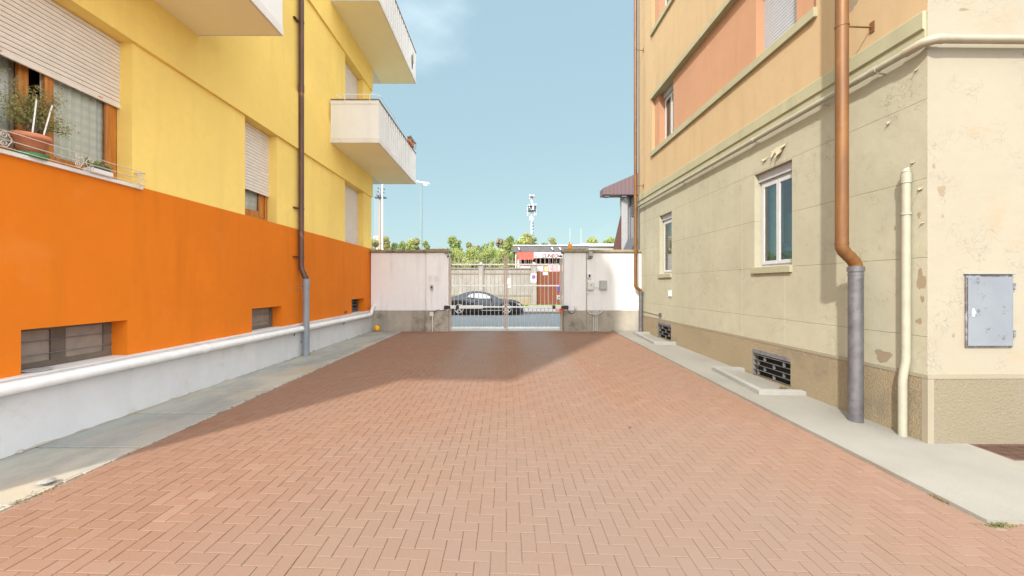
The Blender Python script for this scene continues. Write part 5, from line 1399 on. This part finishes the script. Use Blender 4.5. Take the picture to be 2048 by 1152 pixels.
for px in (1031.5, 1036): mb = MB().mat('white').tube([(fx(px, Yk), Yk - .9, 0), (fx(px, Yk), Yk - .9, Zp(503, Yk))], .06, 8); mb.build('column', kb)
mb = MB().mat('pinkb').box(kx0 + .55, kx1 - .15, Yk + .12, Yk + .19, Zp(545, Yk), Zp(528.5, Yk)); mb.build('lower_panel', kb)
for px, pt in ((1140, 457), (1162, 457)):
    Y = 44; mb = MB().mat('greybox').tube([(fx(px, Y), Y, 0), (fx(px, Y), Y, Zp(pt, Y))], .035, 6); lb = 'thin whip aerial rising just left of the amber beacon' if px == 1140 else 'thin whip aerial rising right of the amber beacon'
    tag(mb.build('whip_aerial', loc=(fx(px, Y), Y, 0)), lb, 'aerial')
# white roofed shed
Y = 40; sh = thing('storage_shed', 'long low shed with white flat roof beyond the right boundary wall', 'building', (fx(1200, Y), Y, 0))
mb = MB().mat('offwhite').box(fx(1162, Y), fx(1262, Y), Y, Y + 4, Zp(492.5, Y), Zp(487, Y)); mb.build('roof', sh)
mb = MB().mat('greybox').box(fx(1164, Y), fx(1262, Y), Y + .2, Y + 3.8, 0, Zp(492.5, Y) - .001); mb.build('wall', sh)

# grandstand
Y = 36; st = thing('grandstand', 'grandstand with purple brown metal roof on grey pillars behind the right building', 'grandstand', (12, Y, 0))
x0 = fx(1206.5, Y); zA, zB = Zp(389, Y), Zp(376, Y); x1 = fx(1266.5, Y); zC = Zp(350, Y); sl = (zC - zB) / (x1 - x0)
mb = MB().mat('brownpurple').prism([(x0, zA), (x0, zB), (x0 + 12, zB + sl * 12), (x0 + 12, zA)], 'y', Y, Y + 1.3); mb.build('roof', st)
for yy in (Y + .6,):
    mb = MB().mat('greybox'); mb.mats[0] = plain('stand_concrete', (.27, .26, .26), .8); xa = fx(1247, Y); mb.box(xa, xa + .55, yy, yy + .5, 0, zA); mb.prism([(xa + .9, 0), (xa + .9, zA), (xa + .55, zA), (xa + .551, zA - 1.4), (xa + .60, 0)], 'y', yy + .5, yy + .9)
    mb.build('column', st)
    mb = MB().mat('brownmetal'); mb.mats[0] = plain('dark_brown_beam', (.085, .03, .022), .7); mb.prism([(fx(1232.5, Y), 3.0), (fx(1232.5, Y), Zp(492, Y)), (xa - .001, Zp(428, Y)), (xa - .001, 3.0)], 'y', yy + .1, yy + .4); mb.build('raking_beam', st)
    mb = MB().mat('darksteel'); mb.prism([(xa - .3, 3.9), (xa + .56, Zp(478, Y)), (xa + 1.4, Zp(470, Y)), (xa + 1.4, Zp(476, Y)), (xa + .3, 3.9)], 'y', yy - .1, yy - .01); mb.build('brace', st)
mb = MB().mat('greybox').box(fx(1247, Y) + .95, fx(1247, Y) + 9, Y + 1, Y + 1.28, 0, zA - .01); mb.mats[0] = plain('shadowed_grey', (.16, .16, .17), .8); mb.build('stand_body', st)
mb = MB().mat('darksteel')
for i in range(10): zz_ = Zp(428, Y) + i * .22; mb.box(fx(1247, Y) + 1.0, fx(1247, Y) + 1.6, Y + .85, Y + .99, zz_, zz_ + .1)
mb.build('louvre', st)
for x_, lb in ((x0 + .15, 0), (fx(1244, Y), 1)):
    mb = MB().mat('darksteel').bbox(x_, x_ + .45, Y + .1, Y + .5, zA - .22, zA - .03, .03); mb.tube([(x_ + .2, Y + .3, zA - .04), (x_ + .2, Y + .3, zA + .01)], .04, 6)
    if lb: mb.tube([(x_ + .1, Y + .3, zA - .2), (x_ + .45, Y + .25, zA - .42)], .07, 8)
    mb.build('floodlight', st)

# cell mast
Y = 85; x = fx(1063.5, Y); cm = thing('antenna_mast', 'tall white telecom mast with clustered panel antennas above the trees', 'mast', (x, Y, 0))
mb = MB().mat('white'); mb.mats[0] = plain('mast_grey', (.38, .43, .46), .5); mb.tube([(x, Y, 0), (x, Y, Zp(440, Y)), (x, Y, Zp(390, Y))], [.34, .22, .11], 12); mb.build('pole', cm)
for (dx, p0, p1, w) in ((-3.8, 389, 398, 1.2), (1.9, 390, 398, .9), (4.0, 390, 397, .9), (-1, 402, 408, 1.0), (-5.2, 409, 417, .8), (-.2, 409, 420, .9), (2.6, 408, 421, 1.4), (8.6, 407, 410, .5), (-8.2, 410, 431, .7), (5, 421, 431, .9), (8.5, 418, 431, .4), (-4, 433, 441, .8), (0, 432, 440, 1.2), (2.5, 433, 441, .6), (1, 456, 458, .8), (1, 462, 466, .8)):
    xx = x + dx * Y / F; k = w * Y / F; dy = random.uniform(-.8, .3); mb = MB().mat('white').bbox(xx - k, xx + k, Y + dy - .15, Y + dy + .15, Zp(p1, Y), Zp(p0, Y), .03); mb.build('antenna_panel', cm)
for p in (394, 413, 422):
    mb = MB().mat('darksteel'); q = .62 if p == 394 else .95
    mb.lathe([(.12, -.05), (q, -.05), (q, .05), (.12, .05)], (x, Y, Zp(p, Y)), 16); mb.build('platform', cm)
for dx in (-5.5, 6): mb = MB().mat('darksteel').bbox(x + dx * Y / F - .26, x + dx * Y / F + .26, Y - .2, Y + .2, Zp(421.5, Y), Zp(414, Y), .04); mb.build('radio_unit', cm)
for k in range(7): mb = MB().mat('darksteel').tube([(x + .26, Y - .25, Zp(445 + k * 6, Y)), (x + .26, Y - .25, Zp(448 + k * 6, Y))], .12, 6); mb.build('cable_clamp', cm)

# street lamp, white pole, floodlight tower
Y = 28.5; x = fx(843, Y); t = thing('street_lamp', 'tall slender grey street lamp with heads on both sides, right of the middle balcony', 'street lamp', (x, Y, 0))
mb = MB().mat('darksteel'); mb.mats[0] = plain('lamp_post_grey', (.20, .27, .29), .5); mb.tube([(x, Y, 0), (x, Y, Zp(366, Y))], [.09, .055], 12); mb.build('post', t)
mb = MB().mat('steel').tube([(fx(834, Y), Y, Zp(364, Y)), (x, Y, Zp(365, Y)), (fx(855, Y), Y, Zp(368, Y))], .025, 8).tube([(x, Y, Zp(363, Y)), (fx(856, Y), Y, Zp(366, Y))], .02, 8); mb.build('crossarm', t)
for a, b, p in ((833, 839.5, 364), (847.5, 855, 370.5), (852, 859, 367.5)):
    mb = MB().mat('white').tube([(fx(a, Y), Y - .1, Zp(p - .8, Y)), (fx((a + b) / 2, Y), Y - .1, Zp(p, Y)), (fx(b, Y), Y - .1, Zp(p + 1, Y))], [.05, .09, .06], 10); mb.build('lamp_head', t)
Y = 33; x = fx(764.8, Y); mb = MB().mat('white').tube([(x, Y, 0), (x, Y, Zp(350, Y))], [.06, .045], 12)
tag(mb.build('flag_pole', loc=(x, Y, 0)), 'plain white pole beside the floodlight tower at the end of the yellow building', 'pole')
Y = 75; x = fx(758, Y); t = thing('floodlight_tower', 'distant stadium floodlight tower with lamps on a platform, left of the white pole', 'floodlight tower', (x, Y, 0))
mb = MB().mat('greybox'); mb.mats[0] = plain('tower_pole', (.36, .26, .22), .7); mb.tube([(x + .15, Y, 0), (x + .15, Y, Zp(440, Y)), (x + .15, Y, Zp(374, Y))], [.38, .25, .14], 10); mb.build('pole', t)
mb = MB().mat('greybox')
for dx in (-.45, -.05): mb.tube([(x + dx - .2, Y - .3, Zp(498, Y)), (x + dx - .2, Y - .3, Zp(396, Y))], .035, 6)
for k in range(24): mb.tube([(x - .65, Y - .3, Zp(496 - k * 4.2, Y)), (x - .25, Y - .3, Zp(494 - k * 4.2, Y))], .022, 4)
mb.build('ladder', t)
mb = MB().mat('darksteel'); mb.box(x - .75, x + 1.3, Y - .6, Y + .6, Zp(396, Y), Zp(394.5, Y)); mb.build('platform', t)
for px, py in ((759, 377), (757.5, 384), (756, 391), (758, 393), (762, 392), (770, 379), (769, 386), (767, 392)):
    xx = fx(px, Y); mb = MB().mat('darksteel').bbox(xx - .10, xx + .12, Y - .8, Y - .4, Zp(py + 1.8, Y), Zp(py - .6, Y), .03); mb.tube([(xx, Y - .5, Zp(py, Y)), (x + .15, Y, Zp(py + .4, Y))], .025, 5); mb.build('lamp', t)
Y = 90; t = thing('apartment_tower', 'pale distant apartment block partly hidden by trees, left of the white pole', 'building', (fx(753, Y), Y, 0))
mb = MB().mat('flatyellow').box(fx(747, Y), fx(758, Y), Y, Y + 8, 0, Zp(472, Y)); mb.build('wall', t)
for k in range(5): mb = MB().mat('darksteel').box(fx(748.5, Y), fx(757.5, Y), Y - .05, Y - .01, Zp(477 + k * 4.5, Y), Zp(475.4 + k * 4.5, Y)); mb.build('window', t)

# trees
def tree(px, pt, wpx, Y, mat, label, pb=505, nm='tree', seed=0, leaf=.30, n=None, group='trees beyond the wall across the road'):
    random.seed(seed * 17 + int(px)); x = fx(px, Y); zt = Zp(pt, Y); w = wpx * Y / F; 
    t = thing(nm, label, 'tree' if nm == 'tree' else 'shrub', (x, Y, 0), group)
    mb = MB().mat('trunk'); lean = random.uniform(-.3, .3)
    mb.tube([(x, Y, 0), (x + lean * .5, Y, zt * .35), (x + lean, Y, zt * .7)], [.05 * zt ** .6 + .05, .04 * zt ** .6 + .03, .05], 8)
    for k in range(6):
        a = random.uniform(0, 6.28); h = random.uniform(.35, .65) * zt
        mb.tube([(x + lean * .6, Y, h), (x + lean * .6 + w * .18 * math.cos(a), Y + w * .18 * math.sin(a), h + zt * .12), (x + w * .36 * math.cos(a), Y + w * .36 * math.sin(a), h + zt * .22)], [.07, .05, .02], 6)
    mb.build('trunk', t)
    blobs = []; zb = max(.3, zt * .22) if nm == 'tree' else .1
    hh = (zt - zb) / 2
    for k in range(26):
        a = random.uniform(0, 6.28); e = random.uniform(-1, 1); rr = math.sqrt(max(0, 1 - e * e)) * random.uniform(.3, .85)
        br = random.uniform(.16, .30) * min(w, 2.2 * hh)
        blobs.append((Vector((x + w * .5 * rr * math.cos(a), Y + w * .45 * rr * math.sin(a), zb + hh + (hh - br * .6) * e)), br))
    mb = MB().mat(mat); n = n or 3600
    for i in range(n):
        c, br = random.choice(blobs); d = Vector((random.gauss(0, 1), random.gauss(0, 1), random.gauss(0, .8))); d.normalize()
        p = c + d * br * random.uniform(.55, 1.08); a = (d.orthogonal().normalized() * random.uniform(-1, 1) + Vector([random.gauss(0, .5) for _ in range(3)])).normalized(); b = a.cross(d + Vector([random.gauss(0, .4) for _ in range(3)])).normalized()
        l = leaf * random.uniform(.5, 1.1)
        mb.add([p - a * l * .6, p - b * l * .35, p + a * l * .6, p + b * l * .35], [(0, 1, 2, 3)], False)
    mb.build('crown', t)
T = [
 (905, 474, 30, 62, 'leafgreen', 'rounded green tree rising just right of the left gate pier'),
 (919, 482, 11, 66, 'leafdark', 'slim dark tree just right of the rounded green tree'),
 (943, 483, 26, 64, 'leafautumn', 'yellowish tree behind the left half of the gate'),
 (957, 481, 12, 70, 'leafdark', 'narrow dark tree behind the left gate leaf'),
 (972, 485, 30, 72, 'leafdark', 'low dark bluish tree behind the bright hedge at mid gate'),
 (984, 480, 16, 60, 'leafbright', 'small bright yellow green tree left of the reddish tree'),
 (1001, 476, 22, 68, 'leafbare', 'reddish sparse autumn tree at the middle of the gate'),
 (1018, 471, 28, 66, 'leafgreen', 'tall green tree left of the antenna mast'),
 (1044, 473, 34, 62, 'leafbright', 'yellow green tree directly left of the antenna mast foot'),
 (1055, 465, 22, 74, 'leafautumn', 'tallest olive tree peaking beside the antenna mast'),
 (1069, 474, 18, 76, 'leafgreen', 'olive tree directly right of the antenna mast'),
 (1089, 485, 22, 80, 'leafdark', 'low dark tree above the name board roof'),
 (1106, 475, 22, 78, 'leafautumn', 'brownish gold tree above the kiosk roof'),
 (1127, 485, 18, 80, 'leafdark', 'small dark tree left of the amber beacon'),
 (1185, 476, 32, 70, 'leafbright', 'green dome shaped tree above the white shed roof, left one'),
 (1222, 476, 44, 72, 'leafbright', 'wide green tree above the white shed roof, next to the grandstand'),
 (750, 478, 22, 66, 'leafautumn', 'olive tree at the end of the yellow building'),
 (770, 472, 20, 68, 'leafautumn', 'olive tree behind the white pole'),
 (790, 481, 30, 70, 'leafdark', 'grey green tree between white pole and street lamp'),
 (806, 484, 24, 78, 'leafgreen', 'low green tree between white pole and street lamp'),
 (820, 479, 20, 62, 'leafbright', 'yellow green tree a little left of the street lamp'),
 (833, 477, 20, 64, 'leafautumn', 'yellow olive tree touching the street lamp from the left'),
 (851, 482, 16, 72, 'leafgreen', 'pointed green tree just right of the street lamp'),
 (876, 491, 44, 80, 'leafautumn', 'low sandy coloured tree above the left gate pier'),
 (1245, 478, 26, 78, 'leafgreen', 'green tree behind the raking beam of the grandstand'),
]
for i, (px, pt, w, Y, m, lb) in enumerate(T): tree(px, pt, w * 1.15, Y, m, lb, seed=i, leaf=.30, n=6500)
for i, (px, pt, w, Y, lb) in enumerate(((900, 499, 34, 44, 'bright shrub partly behind the left gate pier'), (915, 492, 44, 46, 'bright yellow green shrub left in the gate opening'), (945, 497, 44, 43, 'bright yellow green shrub behind the left gate leaf'), (975, 493, 50, 45, 'large bright shrub behind the pyramid cap pillar'), (1003, 500, 44, 42, 'bright shrub at the middle of the gate'), (1026, 503, 34, 43, 'bright shrub touching the left end of the kiosk'))):
    tree(px, pt, w * 1.15, Y, 'leafbright', lb, nm='hedge_shrub', seed=40 + i, leaf=.17, n=8000, group='bright shrubs behind the weathered wall')
# far-off wood closing the horizon
random.seed(77); mb = MB().mat('leafgreen')
for i in range(42000):
    x = random.uniform(-95, 95); y_ = random.uniform(108, 116); h = 10.9 + .9 * math.sin(x * .13) + .8 * math.sin(x * .41 + 2) + .7 * math.sin(x * 1.1)
    z = random.uniform(0, 1) ** .6 * h; a = Vector([random.gauss(0, 1) for _ in range(3)]).normalized(); b = a.orthogonal().normalized(); l = .6
    c = Vector((x, y_, z)); mb.add([c - a * l * .6, c - b * l * .4, c + a * l * .6, c + b * l * .4], [(0, 1, 2, 3)], False)
tag(mb.build('far_wood'), 'continuous far-off band of wood along the horizon', 'wood', kind='stuff')

# ================================================================== LIGHT, SKY, CAMERA
EL, AZ = 37.5, 29.3
wd = bpy.data.worlds.new('World'); scene.world = wd; wd.use_nodes = True
nt = wd.node_tree; bg = nt.nodes['Background']
sky = nt.nodes.new('ShaderNodeTexSky'); sky.sky_type = 'NISHITA'; sky.sun_disc = False
sky.sun_elevation = R(EL); sky.sun_rotation = R(180 + AZ); sky.altitude = 500; sky.air_density = 1.0; sky.dust_density = 2.2; sky.ozone_density = 1.5
tc = nt.nodes.new('ShaderNodeTexCoord'); mp = nt.nodes.new('ShaderNodeMapping'); mp.inputs['Scale'].default_value = (1, 1, 1.8); mp.inputs['Location'].default_value = (2.57, .44, .16)
nz = nt.nodes.new('ShaderNodeTexNoise'); nz.inputs['Scale'].default_value = 2.2; nz.inputs['Detail'].default_value = 6; nz.inputs['Roughness'].default_value = .5
# clear pale air towards the gate, unseen bright cloud added elsewhere to fill shade
sx = nt.nodes.new('ShaderNodeSeparateXYZ'); nt.links.new(tc.outputs['Generated'], sx.inputs[0])
def mr_(src, a, b, c, d):
    m = nt.nodes.new('ShaderNodeMapRange'); m.interpolation_type = 'SMOOTHSTEP'
    for q, v in enumerate((a, b, c, d)): m.inputs[q + 1].default_value = v
    nt.links.new(src, m.inputs[0]); return m.outputs[0]
def mth(op, a, b):
    m = nt.nodes.new('ShaderNodeMath'); m.operation = op; m.use_clamp = True
    for q, v in enumerate((a, b)):
        if isinstance(v, (int, float)): m.inputs[q].default_value = v
        else: nt.links.new(v, m.inputs[q])
    return m.outputs[0]
fill_cloud = mr_(sx.outputs[1], .68, .05, 0, 1)
cl = mth('ADD', mr_(nz.outputs['Fac'], .60, .86, 0, .15), mth('MULTIPLY', fill_cloud, .80))
tn = nt.nodes.new('ShaderNodeMix'); tn.data_type = 'RGBA'; tn.blend_type = 'MULTIPLY'; tn.inputs[0].default_value = 1; tn.inputs[7].default_value = (1.0, .90, .50, 1)
hz = nt.nodes.new('ShaderNodeMix'); hz.data_type = 'RGBA'; hz.inputs[7].default_value = (1.04, 1.52, 1.84, 1); hz.inputs[0].default_value = .86
mx = nt.nodes.new('ShaderNodeMix'); mx.data_type = 'RGBA'; mx.inputs[7].default_value = (8.0, 8.25, 8.5, 1)
nt.links.new(tc.outputs['Generated'], mp.inputs[0]); nt.links.new(mp.outputs[0], nz.inputs['Vector']); nt.links.new(cl, mx.inputs[0])
nt.links.new(sky.outputs[0], tn.inputs[6]); nt.links.new(tn.outputs[2], hz.inputs[6]); nt.links.new(hz.outputs[2], mx.inputs[6]); nt.links.new(mx.outputs[2], bg.inputs['Color'])
bg.inputs['Strength'].default_value = .15
sl_ = bpy.data.lights.new('sun', 'SUN'); sl_.energy = 2.0; sl_.angle = R(1.6); sl_.color = (1, .95, .86)
so = bpy.data.objects.new('sun', sl_); COL.objects.link(so)
d = Vector((math.sin(R(AZ)) * math.cos(R(EL)), math.cos(R(AZ)) * math.cos(R(EL)), -math.sin(R(EL))))
so.rotation_euler = d.to_track_quat('-Z', 'Y').to_euler(); so.location = (-10, -18, 20)
cam = bpy.data.cameras.new('camera'); cam.sensor_width = 36; cam.lens = F / 2048 * 36; cam.clip_end = 4000; cam.clip_start = .05
cam.shift_x = (1024 - CX) / 2048; cam.shift_y = -(576 - CY) / 2048
co = bpy.data.objects.new('camera', cam); COL.objects.link(co); co.location = (0, 0, H); co.rotation_euler = (R(90), 0, 0)
scene.camera = co
scene.view_settings.view_transform = 'Standard'; scene.view_settings.look = 'None'; scene.view_settings.exposure = 1.5; scene.view_settings.gamma = 1
